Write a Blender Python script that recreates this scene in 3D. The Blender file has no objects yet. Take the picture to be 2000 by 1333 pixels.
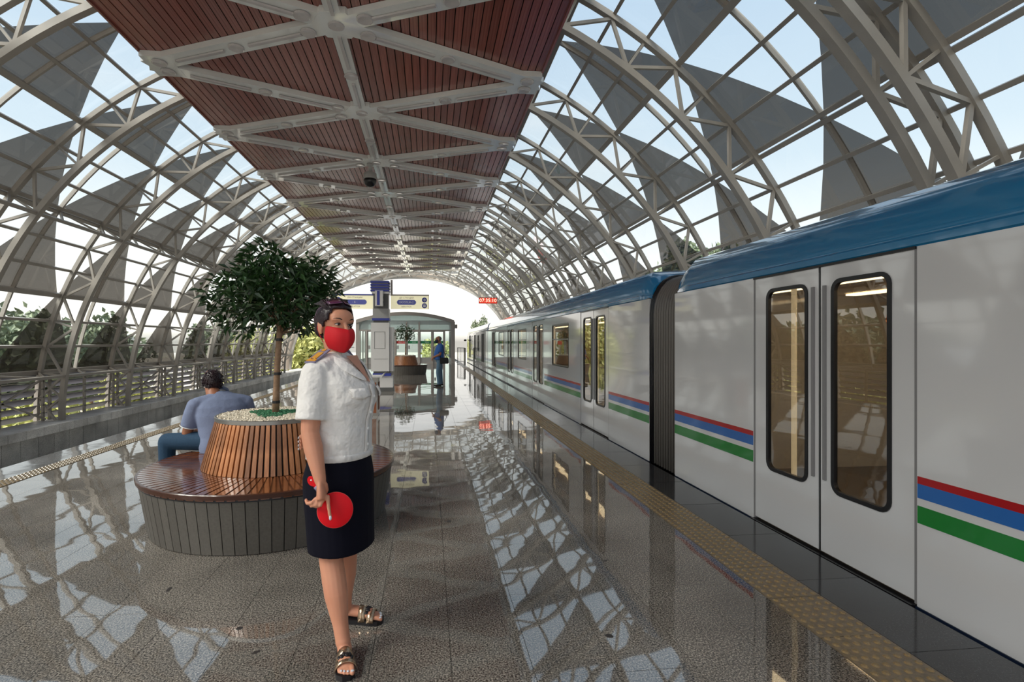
import bpy, math, random
from mathutils import Vector, Matrix, Euler
import numpy as np
random.seed(7)
PI = math.pi
S = bpy.context.scene
C = S.collection

# ------------------------------------------------------------------ camera, world, light, exposure
cam_d = bpy.data.cameras.new('camera'); cam = bpy.data.objects.new('camera', cam_d); C.objects.link(cam)
cam.location = (0, 0, 1.5); cam.rotation_euler = (PI/2, 0, -math.radians(5.77))
cam_d.sensor_width = 36; cam_d.lens = 18.0
cam_d.shift_x = 0.0305; cam_d.shift_y = 0.0009
cam_d.clip_start = 0.05; cam_d.clip_end = 900
S.camera = cam
S.view_settings.view_transform = 'Standard'; S.view_settings.look = 'None'
S.view_settings.gamma = 1.0; S.view_settings.use_curve_mapping = False
S.view_settings.exposure = 0.85

W = bpy.data.worlds.new('sky'); S.world = W; W.use_nodes = True
nt = W.node_tree; nt.nodes.clear()
wo = nt.nodes.new('ShaderNodeOutputWorld'); bg = nt.nodes.new('ShaderNodeBackground')
tc = nt.nodes.new('ShaderNodeTexCoord'); sep = nt.nodes.new('ShaderNodeSeparateXYZ')
rmp = nt.nodes.new('ShaderNodeValToRGB'); cr = rmp.color_ramp
cr.elements[0].position = 0.0; cr.elements[0].color = (0.55, 0.53, 0.48, 1)
cr.elements[1].position = 1.0; cr.elements[1].color = (0.40, 0.56, 0.76, 1)
for p, c in ((0.02, (1.18, 1.12, 1.02, 1)), (0.12, (1.06, 1.06, 1.02, 1)), (0.30, (0.68, 0.79, 0.88, 1)), (0.6, (0.47, 0.61, 0.78, 1))):
    e = cr.elements.new(p); e.color = c
nz = nt.nodes.new('ShaderNodeTexNoise'); nz.inputs['Scale'].default_value = 2.2; nz.inputs['Detail'].default_value = 5
mp = nt.nodes.new('ShaderNodeMapping'); mp.inputs['Scale'].default_value = (1, 1, 3)
rm2 = nt.nodes.new('ShaderNodeValToRGB'); rm2.color_ramp.elements[0].position = .5; rm2.color_ramp.elements[1].position = .75
rm2.color_ramp.elements[0].color = (0, 0, 0, 1); rm2.color_ramp.elements[1].color = (.55, .55, .55, 1)
mx = nt.nodes.new('ShaderNodeMix'); mx.data_type = 'RGBA'; mx.inputs[7].default_value = (0.95, 0.93, 0.90, 1)
nt.links.new(tc.outputs['Generated'], sep.inputs[0]); nt.links.new(sep.outputs['Z'], rmp.inputs[0])
nt.links.new(tc.outputs['Generated'], mp.inputs[0]); nt.links.new(mp.outputs[0], nz.inputs['Vector'])
nt.links.new(nz.outputs['Fac'], rm2.inputs[0]); nt.links.new(rm2.outputs[0], mx.inputs[0])
nt.links.new(rmp.outputs[0], mx.inputs[6]); nt.links.new(mx.outputs[2], bg.inputs['Color'])
bg.inputs['Strength'].default_value = 0.66
nt.links.new(bg.outputs[0], wo.inputs[0])

sun_d = bpy.data.lights.new('sun', 'SUN'); sun = bpy.data.objects.new('sun', sun_d); C.objects.link(sun)
sun_d.energy = 5.5; sun_d.angle = math.radians(35); sun_d.color = (1.0, 0.95, 0.87)
sun.rotation_euler = Vector((0.60, 0.30, -0.68)).to_track_quat('-Z', 'Y').to_euler()

# ------------------------------------------------------------------ helpers
def tag(o, label=None, cat=None, group=None, kind=None):
    if label: o['label'] = label
    if cat: o['category'] = cat
    if group: o['group'] = group
    if kind: o['kind'] = kind
    return o

def empty(name, loc=(0, 0, 0), rz=0, label=None, cat=None, group=None, kind=None):
    o = bpy.data.objects.new(name, None); C.objects.link(o); o.empty_display_size = .1
    o.location = loc; o.rotation_euler = (0, 0, rz)
    return tag(o, label, cat, group, kind)

def link(name, me, parent=None, loc=None, rot=None, mat=None):
    o = bpy.data.objects.new(name, me); C.objects.link(o)
    if parent: o.parent = parent
    if loc is not None: o.location = loc
    if rot is not None: o.rotation_euler = rot
    if mat is not None: o.matrix_local = mat
    return o

class MB:
    def __init__(s): s.v = []; s.f = []; s.m = []
    def add(s, vs, fs, mi=0):
        b = len(s.v); s.v += [tuple(v) for v in vs]; s.f += [tuple(i+b for i in f) for f in fs]; s.m += [mi]*len(fs)
    def box(s, c, d, R=None, mi=0, top=None):
        x, y, z = d[0]/2, d[1]/2, d[2]/2; tx, ty = (top if top else (1, 1))
        vs = [Vector((sx*x*(tx if sz > 0 else 1), sy*y*(ty if sz > 0 else 1), sz*z)) for sz in (-1, 1) for sy in (-1, 1) for sx in (-1, 1)]
        if R is not None: vs = [R @ v for v in vs]
        c = Vector(c); s.add([v+c for v in vs], [(0, 2, 3, 1), (4, 5, 7, 6), (0, 1, 5, 4), (2, 6, 7, 3), (0, 4, 6, 2), (1, 3, 7, 5)], mi)
    def bb(s, x0, x1, y0, y1, z0, z1, mi=0): s.box(((x0+x1)/2, (y0+y1)/2, (z0+z1)/2), (x1-x0, y1-y0, z1-z0), None, mi)
    def bar(s, a, b, w, h=None, up=(0, 0, 1), mi=0):
        a, b = Vector(a), Vector(b); h = h or w; d = b-a; L = d.length
        if L < 1e-6: return
        d /= L; u = Vector(up)
        if abs(d.dot(u)) > .98: u = Vector((0, 1, 0))
        sx = d.cross(u).normalized(); uz = sx.cross(d)
        R = Matrix((sx, d, uz)).transposed(); s.box((a+b)/2, (w, L, h), R, mi)
    def tube(s, pts, r, n=8, cap=True, mi=0, squash=None):
        pts = [Vector(p) for p in pts]; k = len(pts); rs = r if isinstance(r, (list, tuple)) else [r]*k
        b = len(s.v); prev = None
        for i, p in enumerate(pts):
            d = (pts[min(i+1, k-1)]-pts[max(i-1, 0)]).normalized()
            if prev is None:
                u = Vector((0, 0, 1)) if abs(d.z) < .9 else Vector((1, 0, 0)); x = d.cross(u).normalized()
            else: x = (prev - d*prev.dot(d)).normalized()
            prev = x; y = d.cross(x)
            for j in range(n):
                a = 2*PI*j/n; q = p + x*(math.cos(a)*rs[i]) + y*(math.sin(a)*rs[i]*(squash or 1)); s.v.append(tuple(q))
        for i in range(k-1):
            for j in range(n):
                s.f.append((b+i*n+j, b+i*n+(j+1) % n, b+(i+1)*n+(j+1) % n, b+(i+1)*n+j)); s.m.append(mi)
        if cap:
            s.f.append(tuple(b+j for j in reversed(range(n)))); s.m.append(mi)
            s.f.append(tuple(b+(k-1)*n+j for j in range(n))); s.m.append(mi)
    def loft(s, rings, cap=True, mi=0, closed=True):
        n = len(rings[0]); b = len(s.v)
        for r in rings: s.v += [tuple(v) for v in r]
        for i in range(len(rings)-1):
            for j in range(n if closed else n-1):
                s.f.append((b+i*n+j, b+i*n+(j+1) % n, b+(i+1)*n+(j+1) % n, b+(i+1)*n+j)); s.m.append(mi)
        if cap:
            s.f.append(tuple(b+j for j in reversed(range(n)))); s.m.append(mi)
            s.f.append(tuple(b+(len(rings)-1)*n+j for j in range(n))); s.m.append(mi)
    def lathe(s, prof, c=(0, 0, 0), n=32, mi=0):
        c = Vector(c); b = len(s.v)
        for r, z in prof:
            for j in range(n): a = 2*PI*j/n; s.v.append((c.x+r*math.cos(a), c.y+r*math.sin(a), c.z+z))
        for i in range(len(prof)-1):
            for j in range(n): s.f.append((b+i*n+j, b+i*n+(j+1) % n, b+(i+1)*n+(j+1) % n, b+(i+1)*n+j)); s.m.append(mi)
        if prof[0][0] > 0: s.f.append(tuple(b+j for j in reversed(range(n)))); s.m.append(mi)
        if prof[-1][0] > 0: s.f.append(tuple(b+(len(prof)-1)*n+j for j in range(n))); s.m.append(mi)
    def sph(s, c, r, n=16, m=10, R=None, mi=0):
        r = r if isinstance(r, (tuple, list)) else (r, r, r); c = Vector(c); b = len(s.v)
        for i in range(1, m):
            t = PI*i/m
            for j in range(n):
                a = 2*PI*j/n; v = Vector((r[0]*math.sin(t)*math.cos(a), r[1]*math.sin(t)*math.sin(a), r[2]*math.cos(t)))
                if R is not None: v = R @ v
                s.v.append(tuple(v+c))
        tp = Vector((0, 0, r[2])); bt = Vector((0, 0, -r[2]))
        if R is not None: tp = R @ tp; bt = R @ bt
        s.v.append(tuple(tp+c)); s.v.append(tuple(bt+c)); T = len(s.v)-2; B = T+1
        for i in range(m-2):
            for j in range(n): s.f.append((b+i*n+j, b+(i+1)*n+j, b+(i+1)*n+(j+1) % n, b+i*n+(j+1) % n)); s.m.append(mi)
        for j in range(n):
            s.f.append((T, b+j, b+(j+1) % n)); s.m.append(mi)
            s.f.append((B, b+(m-2)*n+(j+1) % n, b+(m-2)*n+j)); s.m.append(mi)
    def mesh(s, name, mats, smooth=False):
        me = bpy.data.meshes.new(name); me.from_pydata(s.v, [], s.f)
        for m in (mats if isinstance(mats, (list, tuple)) else [mats]): me.materials.append(m)
        if any(s.m): me.polygons.foreach_set('material_index', s.m)
        if smooth: me.polygons.foreach_set('use_smooth', [True]*len(s.f))
        me.update(); return me
    def build(s, name, mats, parent=None, smooth=False, label=None, cat=None, group=None, kind=None, loc=None, rot=None):
        return tag(link(name, s.mesh(name, mats, smooth), parent, loc, rot), label, cat, group, kind)

def auto_smooth(o, deg=40):
    me = o.data
    me.polygons.foreach_set('use_smooth', [True]*len(me.polygons))
    try: me.set_sharp_from_angle(angle=math.radians(deg))
    except Exception: pass
    return o

def remesh(mb, voxel, mats, name, parent=None, smooth_it=2, **kw):
    me = mb.mesh(name, mats); tmp = bpy.data.objects.new('tmp', me); C.objects.link(tmp)
    m = tmp.modifiers.new('r', 'REMESH'); m.mode = 'VOXEL'; m.voxel_size = voxel; m.use_smooth_shade = True
    if smooth_it:
        q = tmp.modifiers.new('s', 'SMOOTH'); q.factor = .5; q.iterations = smooth_it
    dg = bpy.context.evaluated_depsgraph_get(); dg.update()
    me2 = bpy.data.meshes.new_from_object(tmp.evaluated_get(dg)); me2.name = name
    bpy.data.objects.remove(tmp)
    me2.materials.clear()
    for mt in (mats if isinstance(mats, (list, tuple)) else [mats]): me2.materials.append(mt)
    me2.polygons.foreach_set('use_smooth', [True]*len(me2.polygons)); me2.polygons.foreach_set('material_index', [0]*len(me2.polygons))
    return tag(link(name, me2, parent), **kw)

# ------------------------------------------------------------------ materials
def mat(name, col, rough=.5, metal=0., spec=.5, ior=1.45, coat=0., noise=None, bump=None, trans=0., alpha=1., sheen=0., emit=None, rnd=0., coord='Object', sub=0.):
    """noise=(scale, amount, colour2, detail); bump=(scale, strength, distance)"""
    m = bpy.data.materials.new(name); m.use_nodes = True; n = m.node_tree; b = n.nodes['Principled BSDF']
    b.inputs['Base Color'].default_value = (*col, 1); b.inputs['Roughness'].default_value = rough; b.inputs['Metallic'].default_value = metal
    b.inputs['Specular IOR Level'].default_value = spec; b.inputs['IOR'].default_value = ior; b.inputs['Coat Weight'].default_value = coat
    b.inputs['Coat Roughness'].default_value = .05; b.inputs['Transmission Weight'].default_value = trans; b.inputs['Alpha'].default_value = alpha
    b.inputs['Sheen Weight'].default_value = sheen
    if sub: b.inputs['Subsurface Weight'].default_value = sub; b.inputs['Subsurface Scale'].default_value = .01
    if emit: b.inputs['Emission Color'].default_value = (*emit[0], 1); b.inputs['Emission Strength'].default_value = emit[1]
    t = n.nodes.new('ShaderNodeTexCoord'); src = None
    if noise:
        z = n.nodes.new('ShaderNodeTexNoise'); z.inputs['Scale'].default_value = noise[0]; z.inputs['Detail'].default_value = noise[3] if len(noise) > 3 else 4
        r = n.nodes.new('ShaderNodeValToRGB'); r.color_ramp.elements[0].position = .5-noise[1]; r.color_ramp.elements[1].position = .5+noise[1]
        r.color_ramp.elements[0].color = (*col, 1); r.color_ramp.elements[1].color = (*noise[2], 1)
        n.links.new(t.outputs[coord], z.inputs['Vector']); n.links.new(z.outputs['Fac'], r.inputs[0]); src = r.outputs[0]
    if rnd:
        oi = n.nodes.new('ShaderNodeObjectInfo'); mr = n.nodes.new('ShaderNodeMapRange'); mr.inputs[3].default_value = 1-rnd; mr.inputs[4].default_value = 1+rnd
        n.links.new(oi.outputs['Random'], mr.inputs[0]); mm = n.nodes.new('ShaderNodeMix'); mm.data_type = 'RGBA'; mm.blend_type = 'MULTIPLY'; mm.inputs[0].default_value = 1
        if src: n.links.new(src, mm.inputs[6])
        else: mm.inputs[6].default_value = (*col, 1)
        n.links.new(mr.outputs[0], mm.inputs[7]); src = mm.outputs[2]
    if src: n.links.new(src, b.inputs['Base Color'])
    if bump:
        z = n.nodes.new('ShaderNodeTexNoise'); z.inputs['Scale'].default_value = bump[0]; z.inputs['Detail'].default_value = 3
        bm_ = n.nodes.new('ShaderNodeBump'); bm_.inputs['Strength'].default_value = bump[1]; bm_.inputs['Distance'].default_value = bump[2]
        n.links.new(t.outputs[coord], z.inputs['Vector']); n.links.new(z.outputs['Fac'], bm_.inputs['Height']); n.links.new(bm_.outputs[0], b.inputs['Normal'])
    return m

def granite(name, dark, mid, light, scale, rough=.05, ior=1.9, wav=.0016, tint=.12):
    m = bpy.data.materials.new(name); m.use_nodes = True; n = m.node_tree; b = n.nodes['Principled BSDF']
    g = n.nodes.new('ShaderNodeNewGeometry')
    z = n.nodes.new('ShaderNodeTexNoise'); z.inputs['Scale'].default_value = scale; z.inputs['Detail'].default_value = 3; z.inputs['Roughness'].default_value = .7
    r = n.nodes.new('ShaderNodeValToRGB'); e = r.color_ramp.elements
    e[0].position = .38; e[0].color = (*dark, 1); e[1].position = .66; e[1].color = (*light, 1); q = e.new(.5); q.color = (*mid, 1)
    z2 = n.nodes.new('ShaderNodeTexNoise'); z2.inputs['Scale'].default_value = 1.3; z2.inputs['Detail'].default_value = 4
    mr = n.nodes.new('ShaderNodeMapRange'); mr.inputs[1].default_value = .3; mr.inputs[2].default_value = .7; mr.inputs[3].default_value = .68; mr.inputs[4].default_value = 1.35
    mm = n.nodes.new('ShaderNodeMix'); mm.data_type = 'RGBA'; mm.blend_type = 'MULTIPLY'; mm.inputs[0].default_value = 1
    oi = n.nodes.new('ShaderNodeObjectInfo'); mo = n.nodes.new('ShaderNodeMapRange'); mo.inputs[3].default_value = 1-tint; mo.inputs[4].default_value = 1+tint
    m3 = n.nodes.new('ShaderNodeMix'); m3.data_type = 'RGBA'; m3.blend_type = 'MULTIPLY'; m3.inputs[0].default_value = 1
    n.links.new(g.outputs['Position'], z.inputs['Vector']); n.links.new(g.outputs['Position'], z2.inputs['Vector'])
    n.links.new(z.outputs['Fac'], r.inputs[0]); n.links.new(z2.outputs['Fac'], mr.inputs[0])
    n.links.new(r.outputs[0], mm.inputs[6]); n.links.new(mr.outputs[0], mm.inputs[7])
    n.links.new(oi.outputs['Random'], mo.inputs[0]); n.links.new(mm.outputs[2], m3.inputs[6]); n.links.new(mo.outputs[0], m3.inputs[7])
    n.links.new(m3.outputs[2], b.inputs['Base Color'])
    z3 = n.nodes.new('ShaderNodeTexNoise'); z3.inputs['Scale'].default_value = 2.6; z3.inputs['Detail'].default_value = 1
    bm_ = n.nodes.new('ShaderNodeBump'); bm_.inputs['Strength'].default_value = 1; bm_.inputs['Distance'].default_value = wav
    n.links.new(g.outputs['Position'], z3.inputs['Vector']); n.links.new(z3.outputs['Fac'], bm_.inputs['Height']); n.links.new(bm_.outputs[0], b.inputs['Normal'])
    b.inputs['Roughness'].default_value = rough; b.inputs['IOR'].default_value = ior
    return m

def glass(name, tint, transp, refl=.9, dcol=None, ior=1.5):
    """thin pane: transparent + fresnel reflection (+ a diffuse print when dcol)"""
    m = bpy.data.materials.new(name); m.use_nodes = True; n = m.node_tree; n.nodes.clear()
    o = n.nodes.new('ShaderNodeOutputMaterial'); t = n.nodes.new('ShaderNodeBsdfTransparent'); t.inputs[0].default_value = (*tint, 1)
    gl = n.nodes.new('ShaderNodeBsdfGlossy'); gl.inputs['Roughness'].default_value = .01; gl.inputs[0].default_value = (refl, refl, refl, 1)
    fr = n.nodes.new('ShaderNodeFresnel'); gm = n.nodes.new('ShaderNodeNewGeometry'); mi_ = n.nodes.new('ShaderNodeMix'); mi_.inputs[2].default_value = ior; mi_.inputs[3].default_value = 1/ior
    n.links.new(gm.outputs['Backfacing'], mi_.inputs[0]); n.links.new(mi_.outputs[0], fr.inputs['IOR'])   # same reflection on both faces of a thin pane
    mxx = n.nodes.new('ShaderNodeMixShader')
    base = t.outputs[0]
    if dcol:
        d = n.nodes.new('ShaderNodeBsdfDiffuse'); d.inputs[0].default_value = (*dcol, 1); mz = n.nodes.new('ShaderNodeMixShader'); mz.inputs[0].default_value = transp
        n.links.new(d.outputs[0], mz.inputs[1]); n.links.new(t.outputs[0], mz.inputs[2]); base = mz.outputs[0]
    n.links.new(fr.outputs[0], mxx.inputs[0]); n.links.new(base, mxx.inputs[1]); n.links.new(gl.outputs[0], mxx.inputs[2]); n.links.new(mxx.outputs[0], o.inputs[0])
    return m

def wood(name, c1, c2, rough=.25, scale=(2, 2, 30), rnd=.35, coat=.3, coord='Object'):
    m = bpy.data.materials.new(name); m.use_nodes = True; n = m.node_tree; b = n.nodes['Principled BSDF']
    t = n.nodes.new('ShaderNodeTexCoord'); mp_ = n.nodes.new('ShaderNodeMapping'); mp_.inputs['Scale'].default_value = scale
    z = n.nodes.new('ShaderNodeTexNoise'); z.inputs['Scale'].default_value = 1.5; z.inputs['Detail'].default_value = 6
    r = n.nodes.new('ShaderNodeValToRGB'); r.color_ramp.elements[0].position = .3; r.color_ramp.elements[1].position = .7
    r.color_ramp.elements[0].color = (*c1, 1); r.color_ramp.elements[1].color = (*c2, 1)
    oi = n.nodes.new('ShaderNodeObjectInfo'); mr = n.nodes.new('ShaderNodeMapRange'); mr.inputs[3].default_value = 1-rnd; mr.inputs[4].default_value = 1+rnd
    mm = n.nodes.new('ShaderNodeMix'); mm.data_type = 'RGBA'; mm.blend_type = 'MULTIPLY'; mm.inputs[0].default_value = 1
    n.links.new(t.outputs[coord], mp_.inputs[0]); n.links.new(mp_.outputs[0], z.inputs['Vector']); n.links.new(z.outputs['Fac'], r.inputs[0])
    n.links.new(oi.outputs['Random'], mr.inputs[0]); n.links.new(r.outputs[0], mm.inputs[6]); n.links.new(mr.outputs[0], mm.inputs[7]); n.links.new(mm.outputs[2], b.inputs['Base Color'])
    b.inputs['Roughness'].default_value = rough; b.inputs['Coat Weight'].default_value = coat; b.inputs['Coat Roughness'].default_value = .12
    return m

M = {}
M['steel'] = mat('painted_steel', (.29, .265, .235), .42, noise=(3, .3, (.34, .31, .275)))
M['clear'] = glass('clear_glass', (.93, .97, .97), 1, .9, ior=1.45)
M['sail'] = glass('printed_glass', (.84, .80, .74), .13, .85, (.050, .046, .038), ior=1.55)
M['seal'] = mat('black_seal', (.015, .015, .015), .5)
M['plank'] = wood('ceiling_plank', (.20, .052, .038), (.29, .082, .060), .22, (25, .6, 25), .16, .5)
M['white_beam'] = mat('white_enamel_beam', (.66, .67, .67), .08, spec=1.0, coat=1.0, noise=(1.2, .3, (.80, .80, .78)), bump=(2.5, .25, .01))
M['beam_trim'] = mat('beam_trim_enamel', (.50, .46, .46), .15, spec=.8, coat=.5)
M['backing'] = mat('dark_backing', (.02, .012, .01), .8)
M['tile'] = granite('polished_granite', (.026, .024, .023), (.14, .126, .11), (.42, .375, .32), 120, rough=.025, ior=2.05, tint=.04)
M['tile_l'] = granite('edge_granite', (.06, .065, .07), (.16, .165, .17), (.30, .30, .30), 95)
M['tile_d'] = granite('dark_granite', (.012, .012, .013), (.026, .026, .028), (.06, .06, .06), 120, .10, 1.6, .0008)
M['grout'] = mat('grout', (.05, .045, .04), .8)
M['concrete'] = mat('concrete', (.22, .21, .19), .8, noise=(4, .3, (.3, .29, .27)))
M['walltile'] = granite('grey_stone_tile', (.24, .24, .22), (.42, .41, .385), (.56, .54, .51), 60, .5, 1.45, .0003, .15)
M['captile'] = granite('grey_stone_cap', (.42, .41, .39), (.60, .585, .56), (.72, .70, .67), 60, .35, 1.45, .0003, .12)
M['tactile'] = mat('beige_tactile_tile', (.13, .098, .062), .28, noise=(60, .2, (.215, .165, .11)), spec=.6, coord='Object')
M['dome'] = mat('ochre_dome', (.25, .165, .065), .25, spec=.7, noise=(60, .3, (.19, .14, .08)))
M['base_plank'] = mat('grey_composite_plank', (.082, .074, .064), .45, noise=(60, .3, (.115, .104, .090)), rnd=.12)
M['seat_wood'] = wood('seat_hardwood', (.10, .030, .012), (.22, .075, .028), .12, (6, 6, 3), .22, 1.0)
M['tub_wood'] = wood('tub_hardwood', (.26, .095, .03), (.50, .21, .085), .33, (20, 20, 2), .42, .25)
M['gap_shade'] = mat('slat_gap_shade', (.03, .014, .008), .6)  # near-black core colour paints in the shade between the tub slats
M['metal'] = mat('brushed_metal', (.45, .43, .40), .3, .9)
M['gravel'] = mat('cream_gravel', (.82, .74, .60), .9, noise=(35, .2, (.60, .52, .40)), bump=(60, 1, .01))
M['green_peb'] = mat('green_moss', (.02, .11, .05), .7, noise=(50, .2, (.05, .20, .09)))
M['bark'] = mat('bark', (.22, .13, .075), .8, noise=(30, .2, (.33, .21, .13)), bump=(50, .5, .004))
M['black'] = mat('black_plastic', (.012, .012, .014), .4)
M['rubber'] = mat('black_rubber', (.010, .010, .012), .25)
M['leaf'] = mat('dark_leaf', (.016, .042, .014), .32, spec=.6, noise=(5, .25, (.045, .11, .028)), rnd=.3)
M['leaf2'] = mat('mid_leaf', (.09, .125, .070), .6, noise=(3, .25, (.19, .225, .13)))
M['leaf3'] = mat('pale_leaf', (.30, .34, .10), .6, noise=(3, .25, (.60, .58, .22)))
M['train'] = mat('white_lacquer', (.68, .68, .685), .10, spec=.6, coat=1., bump=(1.4, .12, .01))
M['train_g'] = mat('grey_seam', (.25, .245, .25), .35)
M['train_b'] = mat('blue_lacquer', (.012, .20, .43), .16, spec=.6, coat=1., bump=(2.0, .5, .02))
M['red'] = mat('red_stripe', (.42, .008, .012), .2, coat=.6)
M['blue'] = mat('blue_stripe', (.022, .14, .46), .2, coat=.6)
M['green'] = mat('green_stripe', (.006, .21, .026), .2, coat=.6)
M['win'] = glass('train_window', (.50, .49, .46), 1, 1.0, ior=1.95)
M['bellows'] = mat('bellows_rubber', (.17, .155, .14), .30, spec=.5)
M['beige'] = mat('interior_beige', (.62, .50, .34), .5)
M['inner_floor'] = mat('interior_floor', (.16, .12, .08), .5)
M['lampstrip'] = mat('interior_lamp', (1, .9, .7), .5, emit=((1, .80, .52), 6))
M['pole'] = mat('glowing_pole', (.85, .70, .45), .2, emit=((1, .80, .50), .7))  # grab poles are no lamps; the added glow makes them look brightly lit
M['orange'] = mat('orange_strap', (.9, .22, .02), .4)
M['white'] = mat('white_panel', (.64, .62, .60), .35, noise=(1, .3, (.68, .66, .64)))
M['grey_panel'] = mat('grey_panel', (.36, .35, .34), .4)
M['dk_panel'] = mat('dark_grey_panel', (.10, .10, .095), .4)
M['sign_blue'] = mat('sign_blue', (.03, .045, .30), .35)
M['sign_pill'] = mat('sign_pill', (.13, .15, .52), .4)
M['sign_cream'] = mat('sign_cream', (.78, .74, .50), .4, emit=((1, .93, .62), .25))
M['sign_txt'] = mat('sign_text', (.92, .92, .90), .5)
M['sign_txt_g'] = mat('sign_text_grey', (.25, .24, .20), .5)
M['binwood'] = mat('bin_wood', (.30, .10, .04), .4, noise=(12, .2, (.22, .07, .03)))
M['led_bg'] = mat('led_board', (.30, .01, .008), .4, emit=((1, .05, .02), .35))
M['led'] = mat('led_digits', (1, .5, .4), .4, emit=((1, .45, .32), 1.6))
M['kiosk'] = mat('kiosk_frame', (.40, .36, .33), .4)
M['kiosk_glass'] = glass('entrance_glass', (.86, .94, .92), 1, .9, ior=1.5)
M['mesh_panel'] = glass('patterned_glass', (.75, .88, .86), .45, .9, (.42, .50, .50))
M['sticker_r'] = mat('red_sticker', (.55, .03, .03), .5)
M['sticker_g'] = mat('green_sticker', (.03, .25, .10), .5)
M['ground'] = mat('ground', (.50, .44, .40), .9, noise=(.12, .2, (.40, .40, .30)))
M['roof_grey'] = mat('grey_roof', (.36, .37, .38), .6, noise=(.4, .2, (.45, .46, .47)))
M['wall_cream'] = mat('cream_wall', (.62, .50, .33), .8)
M['wall_pink'] = mat('pale_wall', (.62, .56, .52), .8)
M['brick'] = mat('red_brick', (.35, .12, .08), .8)
M['skin'] = mat('skin', (.66, .31, .195), .46, noise=(7, .3, (.58, .25, .15)), sub=.08)
M['skin2'] = mat('tan_skin', (.30, .12, .065), .5, noise=(7, .3, (.36, .15, .08)))
M['shirt'] = mat('white_shirt', (.84, .81, .78), .75, bump=(11, 1.0, .03))
M['skirt'] = mat('navy_skirt', (.0035, .0035, .010), .8, spec=.2, bump=(60, .2, .002))
M['hair'] = mat('dark_hair', (.018, .007, .010), .35, bump=(55, .8, .006))
M['hair_g'] = mat('grey_hair', (.14, .13, .12), .7)
M['redmask'] = mat('red_mask', (.62, .006, .014), .7, bump=(40, .15, .003))
M['darkmask'] = mat('dark_mask', (.018, .022, .045), .7)
M['redpad'] = mat('red_paddle', (.74, .006, .014), .5, spec=.25)
M['redrim'] = mat('red_paddle_rim', (.75, .12, .10), .3)
M['nail'] = mat('pale_nail', (.62, .66, .72), .15, coat=1)
M['eye_w'] = mat('eye_white', (.75, .70, .66), .2)
M['eye_d'] = mat('eye_dark', (.02, .01, .008), .1)
M['liner'] = mat('eyeliner', (.02, .012, .012), .6)
M['ep'] = mat('grey_epaulette', (.24, .22, .33), .6)
M['gold'] = mat('gold_braid', (.75, .36, .05), .45)
M['bronze'] = mat('bronze_strap', (.42, .30, .20), .2, .85)
M['sole'] = mat('black_sole', (.012, .010, .012), .5)
M['polo'] = mat('heather_polo', (.155, .19, .30), .85, noise=(220, .3, (.21, .25, .37)), bump=(9, .7, .02))
M['jeans'] = mat('blue_jeans', (.010, .036, .075), .85, noise=(90, .3, (.018, .055, .105)), bump=(12, .5, .012))
M['jeans2'] = mat('faded_jeans', (.09, .17, .25), .85, noise=(20, .3, (.13, .22, .31)), bump=(12, .5, .012))
M['tee'] = mat('blue_tshirt', (.035, .12, .38), .85, bump=(10, .6, .015))
M['bagm'] = mat('black_bag', (.012, .012, .012), .6)
M['shoe'] = mat('dark_shoe', (.035, .03, .028), .6)
M['lens'] = mat('purple_lens', (.10, .02, .07), .06, coat=1)
M['rail'] = mat('rail_steel', (.20, .13, .09), .4, .7)
M['louvre'] = mat('louvre_slat', (.20, .195, .23), .35, spec=.6)

def text(name, body, size, m, parent, loc, rot, ext=.002, label=None, sx=1.):
    cu = bpy.data.curves.new('t', 'FONT'); cu.body = body; cu.size = size; cu.align_x = 'CENTER'; cu.align_y = 'CENTER'; cu.extrude = ext; cu.resolution_u = 2
    t = bpy.data.objects.new('t', cu); C.objects.link(t); dg = bpy.context.evaluated_depsgraph_get(); dg.update()
    me = bpy.data.meshes.new_from_object(t.evaluated_get(dg)); bpy.data.objects.remove(t); me.materials.clear(); me.materials.append(m)
    o = link(name, me, parent, loc, rot); o.scale = (sx, 1, 1)
    return tag(o, label)

# ------------------------------------------------------------------ the platform floor
XL, XR = -5.05, 2.72
Y0, Y1 = -6.0, 62.0
fl = MB(); fl.bb(XL, XR, Y0, Y1, -.22, -.012)
floor = fl.build('floor', M['grout'], kind='structure')
pe = MB(); pe.bb(XL+.15, XR-.15, Y0, Y1, -2.4, -.22); pe.build('platform_base', M['concrete'], kind='structure')
tw, tl = (1.97+4.38)/17, .75
bx_ = MB(); bx_.box((0, 0, -.006), (tw-.0026, tl-.0026, .012)); tile_me = bx_.mesh('floor_tile', M['tile'])
rest = MB()
for r in range(int((Y1-Y0)/tl)):
    y = Y0+(r+.5)*tl
    for c in range(17):
        x = -4.38+(c+.5)*tw
        rx, ry = random.gauss(0, .0011), random.gauss(0, .0011)
        if 1.2 < y < 14.2: link('floor_tile', tile_me, floor, (x, y, 0), (rx, ry, 0))
        else: rest.box((x, y, -.006), (tw-.0026, tl-.0026, .012), Euler((rx, ry, 0)).to_matrix())
rest.build('far_floor_tiles', M['tile'], floor, kind='stuff')
b = MB(); b.lathe([(.022, 0), (.020, .0012), (0, .0012)], n=9); sp = b.mesh('dark_spot', M['shoe'])
for x, y, s_, e_ in ((.914, 2.531, 1.0, .8), (.166, 4.282, 1.1, .8), (-1.567, 3.275, 1.5, .35), (-.987, 2.793, .8, .9), (-.831, 2.569, 1.0, .5), (1.2, 3.4, .8, .5)):
    o = link('dark_spot', sp, floor, (x, y, .0006), (0, 0, x*3)); o.scale = (s_, s_*e_, 1)
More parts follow.
